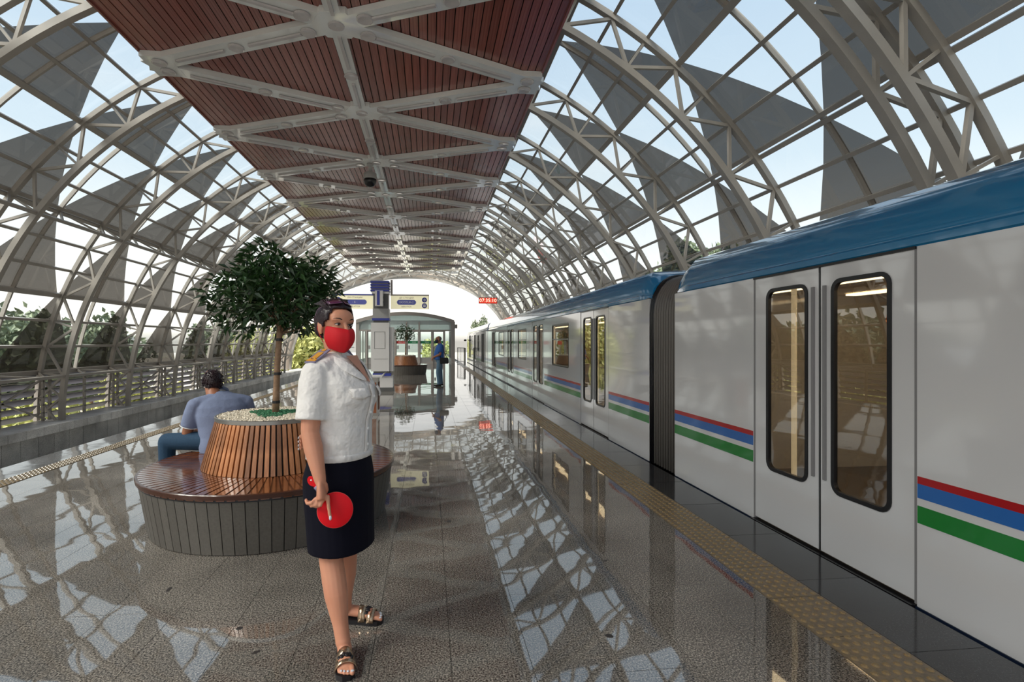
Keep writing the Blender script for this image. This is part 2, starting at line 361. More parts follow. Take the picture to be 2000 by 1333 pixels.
# edge slabs
def edge(name, x0, x1, m):
    b = MB(); b.box((0, 0, -.006), (x1-x0-.004, tl-.004, .012)); me = b.mesh(name, m); far = MB()
    for r in range(int((Y1-Y0)/tl)):
        y = Y0+(r+.5)*tl
        if 1.2 < y < 20: link(name, me, floor, ((x0+x1)/2, y, 0), (random.gauss(0, .0008), random.gauss(0, .0008), 0))
        else: far.box(((x0+x1)/2, y, -.006), (x1-x0-.004, tl-.004, .012))
    far.build('far_'+name, m, floor, kind='stuff')
edge('dark_edge_slab', 2.305, XR, M['tile_d']); edge('grey_edge_slab', XL, -4.605, M['tile_l'])
# tactile strips
def tactile(x0, x1, ncol, label):
    t = empty('tactile_strip', ((x0+x1)/2, 0, 0), 0, label, 'tactile paving'); w = x1-x0
    b = MB(); b.box((0, 0, -.004), (w-.006, .395, .016)); me = b.mesh('tactile_tile', M['tactile'])
    far = MB(); d = MB(); y = Y0
    while y < 40:
        if 1 < y < 22: link('tactile_tile', me, t, (0, y+.2, 0))
        else: far.box((0, y+.2, -.004), (w-.006, .395, .016))
        y += .4
    far.build('far_tactile_tiles', M['tactile'], t, kind='stuff')
    p = .05
    for c in range(ncol):
        x = -w/2 + (c+.5)*w/ncol; y = 0.3
        while y < 30:
            r = .018; n = 8 if y < 6 else 6
            vs = [(x+r*math.cos(2*PI*k/n), y+r*math.sin(2*PI*k/n), .004) for k in range(n)]+[(x+.6*r*math.cos(2*PI*k/n), y+.6*r*math.sin(2*PI*k/n), .0105) for k in range(n)]
            d.add(vs, [(k, (k+1) % n, n+(k+1) % n, n+k) for k in range(n)]+[tuple(range(n, 2*n))])
            y += w/ncol
    d.build('raised_domes', M['dome'], t, smooth=False, kind='stuff')
tactile(1.97, 2.30, 6, 'beige strip of raised warning domes beside the train')
tactile(-4.60, -4.385, 4, 'narrow beige strip of raised warning domes beside the empty left track')

# track beds, rails, wall beyond the left track
b = MB(); b.bb(-11.7, XL+.15, -12, 75, -1.95, -1.78); b.build('track_bed', M['concrete'], kind='structure')
b = MB(); b.bb(XR-.15, 9.6, -12, 75, -1.95, -1.5); b.build('track_bed', M['concrete'], kind='structure')
for x in (-7.9, -6.46, 3.42, 4.86):
    b = MB(); z = -1.78 if x < 0 else -1.5
    b.bb(x-.07, x+.07, -12, 75, z, z+.02); b.bb(x-.01, x+.01, -12, 75, z+.02, z+.12); b.bb(x-.035, x+.035, -12, 75, z+.12, z+.16)
    s = {-7.9: 'outer rail of the empty left track', -6.46: 'rail of the empty left track beside the platform edge', 3.42: 'rail under the train on the platform side', 4.86: 'rail under the far side of the train'}[x]
    b.build('rail', M['rail'], label=s, cat='rail')
b = MB(); b.bb(-11.9, -10.88, -12, 48, -6, -1.14); wl = b.build('wall_left', M['dk_panel'], kind='structure')
b = MB(); b.box((0, 0, 0), (.06, .603, .66)); wt = b.mesh('wall_tile', M['walltile'])
b = MB(); b.box((0, 0, 0), (1.06, .603, .235)); ct = b.mesh('cap_tile', M['captile'])
fa = MB(); fb = MB(); y = 0.; i = 0
while y < 47.5:
    if y < 40: link('wall_tile', wt, wl, (-10.85+random.uniform(-.003, .003), y+.3, -1.475)); link('cap_tile', ct, wl, (-11.29, y+.42+random.uniform(-.004, .004), -1.017))
    else: fa.box((-10.85, y+.3, -1.475), (.06, .607, .66)); fb.box((-11.29, y+.42, -1.017), (1.06, .607, .235))
    y += .617
for k in range(20): fa.box((-10.85, -12+k*.617, -1.475), (.06, .607, .66)); fb.box((-11.29, -12+.12+k*.617, -1.017), (1.06, .607, .235))
fa.build('far_wall_tiles', M['walltile'], wl, kind='stuff'); fb.build('far_cap_tiles', M['captile'], wl, kind='stuff')
b = MB(); b.bb(8.0, 8.9, -12, 48, -6, -.90); b.build('wall_right', M['concrete'], kind='structure')

# ------------------------------------------------------------------ glass vault
VX, VZ, RI, RO, RG = -1.57, -.917, 9.66, 10.38, 10.53
def phi(j): return math.radians(28.2+4.49*j)
def vp(R, a, y): return (VX+R*math.cos(a), y, VZ+R*math.sin(a))
def yend(a): s = max(0, math.sin(a)); return 45.6+12.9*s**3+2.6*math.cos(a)
def yk(k): return 6.51+3.48*k
vault = empty('ceiling', (VX, 0, VZ), kind='structure'); vault['label'] = 'arched glass vault over the platform with grey printed triangles'
def local(R, a, y=0): return (R*math.cos(a), y, R*math.sin(a))
def arc(mb, R, a0, a1, w, h, y=0, yf=None, n=None):
    n = n or max(2, int(abs(a1-a0)/math.radians(2.2))); rings = []
    for i in range(n+1):
        a = a0+(a1-a0)*i/n; yy = yf(a) if yf else y
        rings.append([local(R-h/2, a, yy-w/2), local(R-h/2, a, yy+w/2), local(R+h/2, a, yy+w/2), local(R+h/2, a, yy-w/2)])
    mb.loft(rings)
# web bar reference meshes, drawn about the crown and turned round the axis
dphi = math.radians(4.49)
def web_mesh(sgn):
    b = MB(); b.bar(local(RI+.05, PI/2+sgn*dphi), local(RO-.04, PI/2), .062, .062, (0, 1, 0)); return b.mesh('web_bar', M['steel'])
webP, webN = web_mesh(1), web_mesh(-1)
b = MB(); b.bar(local(RI+.05, PI/2), local(RO-.04, PI/2), .05, .05, (0, 1, 0)); webS = b.mesh('radial_strut', M['steel'])
full_i = MB(); arc(full_i, RI, 0.0, PI, .14, .13); full_i = full_i.mesh('inner_chord', M['steel'])
full_o = MB(); arc(full_o, RO, 0.0, PI, .13, .11); full_o = full_o.mesh('outer_chord', M['steel'])
ordn = ['nearest', 'second', 'third', 'fourth', 'fifth', 'sixth', 'seventh', 'eighth', 'ninth', 'tenth', 'eleventh', 'twelfth', 'thirteenth', 'fourteenth', 'fifteenth', 'sixteenth']
def truss(k, dy=0, lab=None):
    y = yk(k)+dy
    lab = lab or (('steel arch truss behind the viewer, %s one back' % ordn[-k-1]) if k < 0 else 'steel arch truss of the glass vault, %s one counting from the viewer' % ordn[k])
    t = empty('arch_truss', (VX, y, VZ), 0, lab, 'roof truss', 'steel arch trusses of the glass vault')
    a0, a1 = 0.0, PI
    if y > 42:
        aa = [math.radians(d) for d in range(0, 181) if yend(math.radians(d)) > y+.1]
        if not aa: return
        a0, a1 = aa[0], aa[-1]
    if (a0, a1) == (0.0, PI): link('inner_chord', full_i, t); link('outer_chord', full_o, t)
    else:
        b = MB(); arc(b, RI, a0, a1, .15, .15); b.build('inner_chord', M['steel'], t)
        b = MB(); arc(b, RO, a0, a1, .13, .12); b.build('outer_chord', M['steel'], t)
    for j in range(-5, 34):
        a = phi(j)
        if not (a0 <= a <= a1): continue
        R = (0, PI/2-a, 0)
        if j % 2:
            if a+dphi <= a1+.02: link('web_bar', webP, t, None, R)
            if a-dphi >= a0-.02: link('web_bar', webN, t, None, R)
        elif k < 9: link('radial_strut', webS, t, None, R)
for k in range(-3, 15): truss(k)
truss(0, -.42, 'steel arch truss doubled up close beside the nearest truss')

# purlins
for j in range(-4, 33):
    a = phi(j); thick = (j-2) % 3 == 0; w = .13 if thick else .075
    b = MB(); ye = yend(a)
    if j == 26 or j == 2:
        # split line between upper and lower glazing: two rails
        for dr in (-.16, .05):
            b.bar(local(RG-.05, a+dr*.06, -6), local(RG-.05, a+dr*.06, ye), .09, .10, local(1, a))
    else: b.bar(local(RG-.08, a, -6), local(RG-.08, a, ye), w, w, local(1, a))
    b.build('purlin', M['steel'], vault)
# lengthways lattice girders on the left (two levels) and their inner tubes
for j, rr in ((26, RI), (32, RI)):
    a = phi(j); b = MB(); ye = yend(a)
    b.bar(local(rr, a, -6), local(rr, a, ye), .08, .08, local(1, a))
    k = -3
    while yk(k) < ye-1:
        y = yk(k)
        n = 4
        for q in range(n):
            ya, yb = y+3.48*q/n, y+3.48*(q+1)/n
            p, r_ = (local(rr, a, ya), local(RG-.1, a, yb)) if q % 2 else (local(RG-.1, a, ya), local(rr, a, yb))
            b.bar(p, r_, .05, .05, local(1, a))
        k += 1
    b.build('lattice_girder', M['steel'], vault)
# mid bay mullions
mm_ = MB(); arc(mm_, RG-.03, phi(-4), phi(32), .055, .10); mm_me = mm_.mesh('mullion', M['steel'])
for k in range(-3, 15):
    y = yk(k)+1.74
    if y < 44: link('mullion', mm_me, vault, (0, y, 0))
    else:
        aa = [math.radians(d) for d in range(11, 172) if yend(math.radians(d)) > y+.1]
        if aa: b = MB(); arc(b, RG-.03, aa[0], aa[-1], .055, .10); b.build('mullion', M['steel'], vault)

# panes
def cell(i3, apex_right, up):
    """polygons of one pane: i3 third of the row counted from the base; apex on the +y side or not. returns (dark, clear) in (s,v): s 0..1 along y, v 0..1 across the pane upward from base"""
    v0, v1 = i3/3, (i3+1)/3; w0, w1 = 1-v0, 1-v1
    dark = [(0, 0), (w0, 0), (w1, 1), (0, 1)] if w1 > 1e-6 else [(0, 0), (w0, 0), (0, 1)]
    clear = [(w0, 0), (1, 0), (1, 1), (w1, 1)] if w0 < 1-1e-6 else [(1, 0), (1, 1), (w1, 1)]
    if apex_right: dark = [(1-s, v) for s, v in dark]; clear = [(1-s, v) for s, v in clear]
    return dark, clear
def pane_geo(mb, j, k, half, ref=False):
    # base/apex orientation
    if j < 14: row = (j-2)//3; i3 = (j-2) % 3; apexj = row*3+5; up = True
    else: row = (j-14)//3; i3 = 2-((j-14) % 3); apexj = 14+row*3; up = False
    at_truss = (abs(apexj-14)//3) % 2 == 1
    apex_right = (half == 1) if at_truss else (half == 0)
    d, c = cell(i3, apex_right, up)
    a0, a1 = phi(j), phi(j+1)
    if not up: a0, a1 = a1, a0
    y0 = yk(k)+half*1.74; y1 = y0+1.74
    nosail = y0 > 43
    def P(s, v):
        a = a0+(a1-a0)*v; y = y0+(y1-y0)*s; R = RG+.0
        y = min(y, yend(a)); return local(R, a, y)
    if nosail: d, c = [], [(0, 0), (1, 0), (1, 1), (0, 1)]
    th = .012
    for poly, mi in ((d, 1), (c, 0)):
        if len(poly) < 3: continue
        pts = [Vector(P(s, v)) for s, v in poly]
        if max(p.y for p in pts)-min(p.y for p in pts) < .02: continue
        mb.add(pts, [tuple(range(len(pts)))], mi)
restp = MB(); cnt = 0; cache = {}
for k in range(-3, 15):
    for half in (0, 1):
        for j in range(-4, 32):
            y0 = yk(k)+half*1.74
            if y0 > max(yend(phi(j)), yend(phi(j+1)))-.02: continue
            if 0 <= k < 4 or (k == 4 and False):
                rowj = (j-2) % 3 if j < 14 else 3+(j-14) % 3
                par = ((j-2)//3) % 2 if j < 14 else ((j-14)//3) % 2
                key = (rowj, par, half)
                if key not in cache:
                    t_ = MB(); pane_geo(t_, j, k, half); cy = yk(k)+half*1.74+.87; ac = (phi(j)+phi(j+1))/2
                    Rm = Matrix.Rotation(-(PI/2-ac), 3, 'Y'); 
                    t_.v = [tuple(Rm @ (Vector(v)-Vector((0, cy, 0)))-Vector((0, 0, RG))) for v in t_.v]
                    cache[key] = t_.mesh('glass_pane', [M['clear'], M['sail']])
                cy = y0+.87; ac = (phi(j)+phi(j+1))/2
                link('glass_pane', cache[key], vault, (RG*math.cos(ac), cy, RG*math.sin(ac)), (0, PI/2-ac, 0)); cnt += 1
            else: pane_geo(restp, j, k, half)
restp.build('far_glass_panes', [M['clear'], M['sail']], vault, kind='stuff')

# slanting end arch
ea = empty('end_arch_truss', (VX, 0, VZ), 0, 'wide slanting arch truss that closes the far end of the vault', 'roof truss')
b = MB(); arc(b, RI, math.radians(1), math.radians(179), .22, .16, yf=yend, n=90); b.build('inner_chord', M['steel'], ea)
b = MB(); arc(b, RO, math.radians(1), math.radians(179), .20, .16, yf=yend, n=90); b.build('outer_chord', M['steel'], ea)
b = MB(); rings = []
for d in range(1, 180, 2):
    a = math.radians(d); rings.append([local(RI, a, yend(a)+.35), local(RO, a, yend(a)+.35), local(RO, a, yend(a)+.40), local(RI, a, yend(a)+.40)])
b.loft(rings); b.build('soffit_panel', mat('beige_soffit', (.50, .43, .36), .6), ea)
b = MB(); 
for j in range(-5, 34):
    a = phi(j)
    if j % 2:
        for s in (-1, 1):
            a2 = a+s*dphi; q = MB(); q.bar(local(RI, a2, yend(a2)), local(RO, a, yend(a)), .09, .09); q.build('web_bar', M['steel'], ea)

# louvre screen under the glass on the left wall
zl0, zl1 = -.895, .50
sl = MB(); sl.box((0, 0, 0), (.21, 3.20, .03), Euler((0, math.radians(-48), 0)).to_matrix()); sl_me = sl.mesh('louvre_slat', M['louvre'])
lo = ['nearest', 'second', 'third', 'fourth', 'fifth', 'sixth', 'seventh', 'eighth', 'ninth', 'tenth', 'eleventh']
for k in range(-1, 10):
    y = yk(k); t = empty('louvre_screen', (-11.6, y+1.74, zl0), 0, 'slatted louvre screen on the left wall, %s bay counting from the viewer' % lo[k+1], 'louvre screen', 'louvre screens along the left wall')
    for i in range(6): link('louvre_slat', sl_me, t, (-.33, 0, .12+i*.235))
    for yy in (-1.6, 0, 1.6):
        b = MB(); b.bb(-.10, -.04, yy-.04, yy+.04, 0, 1.38); b.build('post', M['steel'], t)
    for z_ in (.24, .48, .72, .96, 1.2):
        b = MB(); b.bb(-.07, -.04, -1.62, 1.62, z_-.014, z_+.014); b.build('crossbar', M['steel'], t)
    if k % 2 == 0:
        for s in (-1, 1):
            b = MB(); b.bar((.0, -1.6*s, .05), (.0, 1.6*s, 1.32), .05, .05); b.build('brace', M['steel'], t)
# X braces in truss feet
for k in range(0, 13):
    y = yk(k)
    if y > 44: break
    t = empty('foot_brace', (-11.6, y, zl0), 0, 'crossed bars in left truss foot on the wall, %s from the viewer' % ordn[k], 'brace', 'crossed bars in the left truss feet')
    for p, q in (((-.33, 0, .05), (.35, 0, .68)), ((-.33, 0, 1.32), (.35, 0, .70))):
        b = MB(); b.bar(p, q, .055, .055); b.build('bar', M['steel'], t)

# ------------------------------------------------------------------ hung timber ceiling
CX0, CX1, CZ = -5.53, 2.33, 7.09; CXm = (CX0+CX1)/2; CY0, CY1 = -8.0, 40.2
cl = empty('timber_ceiling', (CXm, 0, CZ), 0, 'long red-brown plank ceiling with white lattice beams hung under the glass vault', 'ceiling')
b = MB(); b.bb(CX0-CXm, CX1-CXm, CY0, CY1, .05, .09); b.build('backing_board', M['backing'], cl)
np_ = 50; pw = (CX1-CX0)/np_
b = MB(); b.box((0, (CY0+CY1)/2, .02), (pw-.018, CY1-CY0, .03)); pm = b.mesh('plank', M['plank'])
for i in range(np_): link('plank', pm, cl, (CX0-CXm+(i+.5)*pw, 0, random.uniform(-.002, .002)), (0, random.gauss(0, .006), 0))
HW = (CX1-CX0)/2; DZ = 1.705
def diag_me(s):
    b = MB(); L = math.hypot(HW, DZ); b.box((0, 0, -.055), (L, .37, .11)); return b.mesh('lattice_beam', M['white_beam'])
dm = diag_me(1); ang = math.atan2(DZ, HW)
b = MB(); b.lathe([(.14, 0), (.14, -.022), (.12, -.034), (0.0, -.02)], n=20); disc = b.mesh('beam_disc', M['beam_trim'])
b = MB(); b.box((0, 0, -.018), (1.15, .06, .036)); strip = b.mesh('beam_strip', M['beam_trim'])
b = MB(); b.box((0, 0, -.018), (.06, 1.1, .036)); stripy = b.mesh('beam_strip', M['beam_trim'])
b = MB(); b.bb(-.125, .125, CY0, CY1, -.10, 0); b.build('spine_beam', M['white_beam'], cl)
for i in range(-5, 10):
    yc = 9.07+3.41*i
    for sx in (-1, 1):
        for sy in (-1, 1):
            if not (CY0-.2 < yc+sy*DZ < CY1+.2): continue
            cx_, cy_ = sx*HW/2, yc+sy*DZ/2; a = math.atan2(sy*DZ, sx*HW)
            link('lattice_beam', dm, cl, (cx_, cy_, -.001*(sy+2*sx)), (0, 0, a))
            zz = -.116
            link('beam_disc', disc, cl, (cx_, cy_, zz)); link('beam_disc', disc, cl, (sx*.52, yc+sy*.24, zz)); link('beam_disc', disc, cl, (sx*(HW-.28), yc+sy*(DZ-.17), zz))
            for f in (.30, .70): link('beam_strip', strip, cl, (sx*HW*f, yc+sy*DZ*f, zz), (0, 0, a))
    link('beam_disc', disc, cl, (0, yc, -.104)); link('beam_disc', disc, cl, (0, yc+DZ, -.104))
    b = MB(); b.lathe([(.42, 0), (.42, -.112), (0, -.113)], (0, 0, 0), 6); link('node_plate', b.mesh('node_plate', M['white_beam']), cl, (0, yc, 0))
    for f in (.5, 1.5):
        link('beam_strip', stripy, cl, (0, yc+DZ*f, -.104))
for sx in (-1, 1):
    b = MB(); b.bb(sx*HW-.02, sx*HW+.02, CY0, CY1, -.03, .12); b.build('edge_trim', M['plank'], cl)
    for i in range(-3, 10): 
        b = MB(); b.box((sx*(HW-.27), 9.07+DZ+3.41*i, -.0545), (.54, .75, .111)); b.build('end_plate', M['white_beam'], cl)
b = MB()
for k in range(-2, 10):
    for sx in (-1, 1):
        x = sx*(HW-.5); zt = VZ+math.sqrt(RI**2-(CXm+x-VX)**2)-CZ
        b.bar((x, yk(k), .05), (x, yk(k), zt), .05)
b.build('hanger_rods', M['steel'], cl, kind='stuff')
# cctv dome
cc = empty('security_camera', (-1.80, 16.0, 6.98), 0, 'black dome security camera on a white mount under the plank ceiling', 'camera')
b = MB(); b.lathe([(.10, 0), (.10, -.06), (.05, -.08), (.05, -.22), (.19, -.30), (.20, -.46), (.19, -.48), (0, -.48)], n=24); b.build('mount', M['grey_panel'], cc, True)
b = MB(); b.lathe([(.19, -.48), (.19, -.55), (.165, -.63), (.10, -.70), (0.0, -.72)], n=24); b.build('dome', M['rubber'], cc, True)

# ------------------------------------------------------------------ train
TX, TX2 = 2.79, 5.49
prof = [(TX, 2.05), (TX-.012, 2.06), (TX-.012, 2.10), (TX+.004, 2.115), (TX+.004, 2.13), (TX-.004, 2.145), (TX+.012, 2.25), (TX+.045, 2.33), (TX+.10, 2.395), (TX+.20, 2.432), (TX+.5, 2.455), (TX+1.35, 2.47)]
prof = prof+[(TX+TX2-x, z) for x, z in reversed(prof[:-1])]
def rrect(y0, y1, z0, z1, r, n=5):
    pts = []
    for cy, cz, a0 in ((y1-r, z1-r, 0), (y0+r, z1-r, 90), (y0+r, z0+r, 180), (y1-r, z0+r, 270)):
        for i in range(n+1): a = math.radians(a0+90*i/n); pts.append((cy+r*math.cos(a), cz+r*math.sin(a)))
    return pts
def ring(mb, x, o, i, th):
    n = len(o); 
    vs = [(x, *p) for p in o]+[(x, *p) for p in i]+[(x+th, *p) for p in o]+[(x+th, *p) for p in i]
    fs = []
    for k in range(n):
        q = (k+1) % n; fs += [(k, k+n, q+n, q), (k+2*n, q+2*n, q+3*n, k+3*n), (k, q, q+2*n, k+2*n), (k+n, k+3*n, q+3*n, q+n)]
    mb.add(vs, fs)
def panel_hole(mb, x, y0, y1, z0, z1, hole, th=.03):
    """flat panel with a rounded hole, facing -x"""
    if not hole: mb.bb(x, x+th, y0, y1, z0, z1); return
    hy0, hy1 = min(p[0] for p in hole), max(p[0] for p in hole); hz0, hz1 = min(p[1] for p in hole), max(p[1] for p in hole)
    n = len(hole)//4
    o = [(y1, z1), (y0, z1), (y0, z0), (y1, z0)]; hc = [(hy1, hz1), (hy0, hz1), (hy0, hz0), (hy1, hz0)]
    vs = []; fs = []
    def pr(poly):
        b0 = len(vs); k = len(poly); vs.extend([(x, *p) for p in poly]+[(x+th, *p) for p in poly])
        fs.append(tuple(b0+i for i in range(k))); fs.append(tuple(b0+k+i for i in reversed(range(k))))
        for i in range(k): q = (i+1) % k; fs.append((b0+i, b0+k+i, b0+k+q, b0+q))
    for q in range(4):
        r = (q+1) % 4; pr([o[q], o[r], hc[r], hc[q]]); pr([hc[q]]+hole[q*n:(q+1)*n])
    mb.add(vs, fs); return
    out = []
    for p in hole:
        dy, dz = p[0]-cy, p[1]-cz; ts = []
        if dy > 1e-9: ts.append((y1-cy)/dy)
        if dy < -1e-9: ts.append((y0-cy)/dy)
        if dz > 1e-9: ts.append((z1-cz)/dz)
        if dz < -1e-9: ts.append((z0-cz)/dz)
        t = min(ts); out.append((cy+dy*t, cz+dz*t))
    # insert exact corners
    O, I = [], []
    for k in range(n):
        O.append(out[k]); I.append(hole[k]); q = (k+1) % n; a, c = out[k], out[q]
        ea = ('y1' if abs(a[0]-y1) < 1e-6 else 'y0' if abs(a[0]-y0) < 1e-6 else 'z'); ec = ('y1' if abs(c[0]-y1) < 1e-6 else 'y0' if abs(c[0]-y0) < 1e-6 else 'z')
        if ea != ec:
            yy = y1 if 'y1' in (ea, ec) else y0; zz = z1 if (a[1]+c[1])/2 > cz else z0
            O.append((yy, zz)); I.append(((hole[k][0]+hole[q][0])/2, (hole[k][1]+hole[q][1])/2))
    ring(mb, x, O, I, th)
def stripes(parent, y0, y1):
    for nm, z0, z1, m in (('red_stripe', .688, .730, 'red'), ('blue_stripe', .606, .688, 'blue'), ('green_stripe', .462, .562, 'green')):
        b = MB(); b.bb(TX-.0025, TX+.002, y0, y1, z0, z1); b.build(nm, M[m], parent)
def car(ya, yb, label, doors, wins, detail=True, nose=False, taper=(True, True)):
    t = empty('train_car', (0, 0, 0), 0, label, 'train car', 'cars of the train')
    # roof
    b = MB(); rings = []
    def sec(y, s, drop=0): return [(TX+(x-TX)*1.0 + (0.0 if s == 1 else (.12*(1-s) if x < 4.14 else -.12*(1-s))), y, 2.05+(z-2.05)*s-drop) for x, z in prof]
    ys = [(ya, .62), (ya+.10, .80), (ya+.28, 1.0), (yb-.28, 1.0), (yb-.10, .80), (yb, .62)]
    if nose: ys = [(ya, 1), (yb-1.2, 1.0), (yb-.6, .7), (yb-.1, .2), (yb, .05)]
    for y, s in ys: rings.append([(x, yy, z) for x, yy, z in sec(y, s)])
    b.loft(rings); auto_smooth(b.build('roof', M['train_b'], t), 35)
    b = MB(); b.bb(TX+.01, TX+.05, ya+.02, yb-.02, 2.0, 2.06); b.build('roof_gutter', M['rubber'], t)
    # side panels between doors
    dh = .745; edges = [ya]
    for d in doors: edges += [d-dh, d+dh]
    edges.append(yb)
    for i in range(0, len(edges), 2):
        y0, y1 = edges[i], edges[i+1]
        if y1-y0 < .05: continue
        w = [q for q in wins if y0 < (q[0]+q[1])/2 < y1]
        b = MB(); hole = rrect(w[0][0], w[0][1], .98, 1.88, .05) if w else None
        panel_hole(b, TX, y0, y1, -.02, 2.05, hole); pn = b.build('side_panel', M['train'], t)
        stripes(pn, y0+.004, y1-.004)
        if w:
            b = MB(); ring(b, TX-.004, rrect(w[0][0]-.01, w[0][1]+.01, .97, 1.89, .06), rrect(w[0][0]+.025, w[0][1]-.025, 1.005, 1.855, .035), .03); b.build('window_gasket', M['rubber'], pn)
            b = MB(); b.bb(TX+.008, TX+.014, w[0][0], w[0][1], .98, 1.88); wn = b.build('window', M['win'], t)
            b = MB(); b.bb(TX+.004, TX+.02, w[0][0]+.01, w[0][1]-.01, 1.545, 1.57); b.build('window_bar', M['train_g'], wn)
    for d in doors:
        for s in (-1, 1):
            y0, y1 = (d-.728, d-.012) if s < 0 else (d+.012, d+.728)
            wc = d+s*.345; ww = .222
            b = MB(); panel_hole(b, TX+.006, y0, y1, .005, 2.035, rrect(wc-ww, wc+ww, .455, 1.925, .07)); dr = b.build('door', M['train'], t)
            b = MB(); ring(b, TX-.002, rrect(wc-ww-.012, wc+ww+.012, .443, 1.937, .08), rrect(wc-ww+.016, wc+ww-.016, .471, 1.909, .055), .028); b.build('window_gasket', M['rubber'], dr)
            b = MB(); b.bb(TX+.012, TX+.018, wc-ww, wc+ww, .455, 1.925); b.build('door_window', M['win'], dr)
            if detail:
                b = MB(); b.bb(TX-.010, TX+.008, d+s*.055-.011, d+s*.055+.011, .52, 1.90); b.build('handle', M['train_g'], dr)
        b = MB(); b.bb(TX+.012, TX+.03, d-.012, d+.012, .0, 2.03); b.build('door_seal', M['rubber'], t)
        for s in (-1, 1):
            b = MB(); b.bb(TX+.002, TX+.03, d+s*.738-.011, d+s*.738+.011, -.01, 2.05); b.build('door_jamb', M['train_g'], t)
        b = MB(); b.bb(TX-.035, TX+.03, d-.74, d+.74, -.045, -.012); b.build('door_sill', M['rubber'], t)
        b = MB(); b.bb(TX-.008, TX+.03, d-.74, d+.74, 2.036, 2.052); b.build('door_header', M['rubber'], t)
    b = MB(); b.bb(TX+.02, TX2-.02, ya+.03, yb-.03, -1.0, -.03); b.build('underframe', M['black'], t)
    b = MB(); b.bb(TX-.006, TX+.02, ya+.01, yb-.01, -.10, -.021); b.build('skirt_strip', mat('navy_skirt_strip', (.008, .016, .04), .3), t)
    # interior and far side
    b = MB(); b.bb(TX+.03, TX2-.03, ya+.03, yb-.03, -.03, .03); b.build('interior_floor', M['inner_floor'], t)
    b = MB(); b.bb(TX+.04, TX2-.06, ya+.03, yb-.03, 2.04, 2.06); b.build('interior_ceiling', M['beige'], t)
    b = MB()
    yy = ya
    segs = [ya]+sum([[w[0], w[1]] for w in wins], [])+[yb]
    b.bb(TX2-.05, TX2, ya, yb, -.02, .98); b.bb(TX2-.05, TX2, ya, yb, 1.88, 2.05)
    for i in range(0, len(segs), 2): b.bb(TX2-.05, TX2, segs[i], segs[i+1], .98, 1.88)
    b.build('far_side_wall', M['beige'], t)
    for w in wins:
        b = MB(); b.bb(TX2-.03, TX2-.02, w[0], w[1], .98, 1.88); b.build('far_window', M['win'], t)
    for y in (ya, yb-.03):
        b = MB(); b.bb(TX+.02, TX2-.02, y, y+.03, -.02, 2.05); b.build('end_wall', M['train'], t)
    if detail:
        for x in (3.6, 4.7):
            b = MB(); b.bb(x-.06, x+.06, ya+.3, yb-.3, 2.015, 2.035); b.build('ceiling_light_strip', M['lampstrip'], t)
        for d in doors:
            for s in (-.62,  .62):
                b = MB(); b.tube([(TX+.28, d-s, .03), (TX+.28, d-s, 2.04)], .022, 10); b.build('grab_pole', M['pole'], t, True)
                b = MB(); b.bb(TX+.06, TX+.10, d+s*1.5-.16, d+s*1.5+.16, .1, 1.95); b.build('door_partition', M['beige'], t)
            for s in (-.3, 0, .3):
                b = MB(); n = 14; b.tube([(TX+.9+.0, d+s+.07*math.cos(2*PI*k/n), 1.68+.07*math.sin(2*PI*k/n)) for k in range(n+1)], .013, 6); b.tube([(TX+.9, d+s, 1.75), (TX+.9, d+s, 2.02)], .01, 6); b.build('hanging_strap', M['orange'], t, True)
        for w in wins:
            b = MB(); b.bb(TX+.1, TX+.55, w[0]-.5, w[1]+.5, .40, .48); b.bb(TX+.08, TX+.16, w[0]-.5, w[1]+.5, .48, .95); b.build('seat_row', M['grey_panel'], t)
            b = MB(); b.bb(TX2-.6, TX2-.12, w[0]-.5, w[1]+.5, .40, .48); b.bb(TX2-.18, TX2-.08, w[0]-.5, w[1]+.5, .48, .95); b.build('seat_row', M['grey_panel'], t)
    return t
car1 = car(-12.36, 5.59, 'nearest white train car with a blue roof, its doors at the right of the picture', [3.42-4.49*i for i in (3, 2, 1, 0)][::1], [(1.17-.69-4.49*i, 1.17+.69-4.49*i) for i in (2, 1, 0)])
c2d = [8.50, 12.99, 17.48, 21.97]
car2 = car(6.27, 24.20, 'second white train car with a blue roof, beyond the dark rubber bellows', c2d, [(d+2.245-.69, d+2.245+.69) for d in c2d[:3]])
car3 = car(24.34, 37.6, 'farthest white train car, its nose near the glass entrance', [26.6, 31.1, 35.0], [(28.2, 29.5), (32.5, 33.6)], detail=False, nose=True)
b = MB(); b.bb(TX+.03, TX2-.03, 24.21, 24.33, 0, 2.2); b.build('coupling_gap', M['rubber'], car3)
b = MB()
rings = []
for s, y in ((1, 37.6), (.9, 38.2), (.7, 38.7), (.45, 38.95)):
    rings.append([(TX+.0+(1-s)*.5, y, .15*(1-s)), (TX+(1-s)*.5, y, 1.2), (TX+.1+(1-s)*.6, y, 1.9*s+.2), (TX+.5, y, 2.3*s+.1), (TX2-.5, y, 2.3*s+.1), (TX2-.1-(1-s)*.6, y, 1.9*s+.2), (TX2-(1-s)*.5, y, 1.2), (TX2-(1-s)*.5, y, .15*(1-s))])
b.loft(rings); auto_smooth(b.build('nose', M['train'], car3), 50)
b = MB(); b.sph((2.62, 37.2, 1.62), (.10, .05, .07)); b.bar((2.7, 37.2, 1.62), (2.85, 37.2, 1.7), .02); b.build('wing_mirror', M['black'], car3, True)
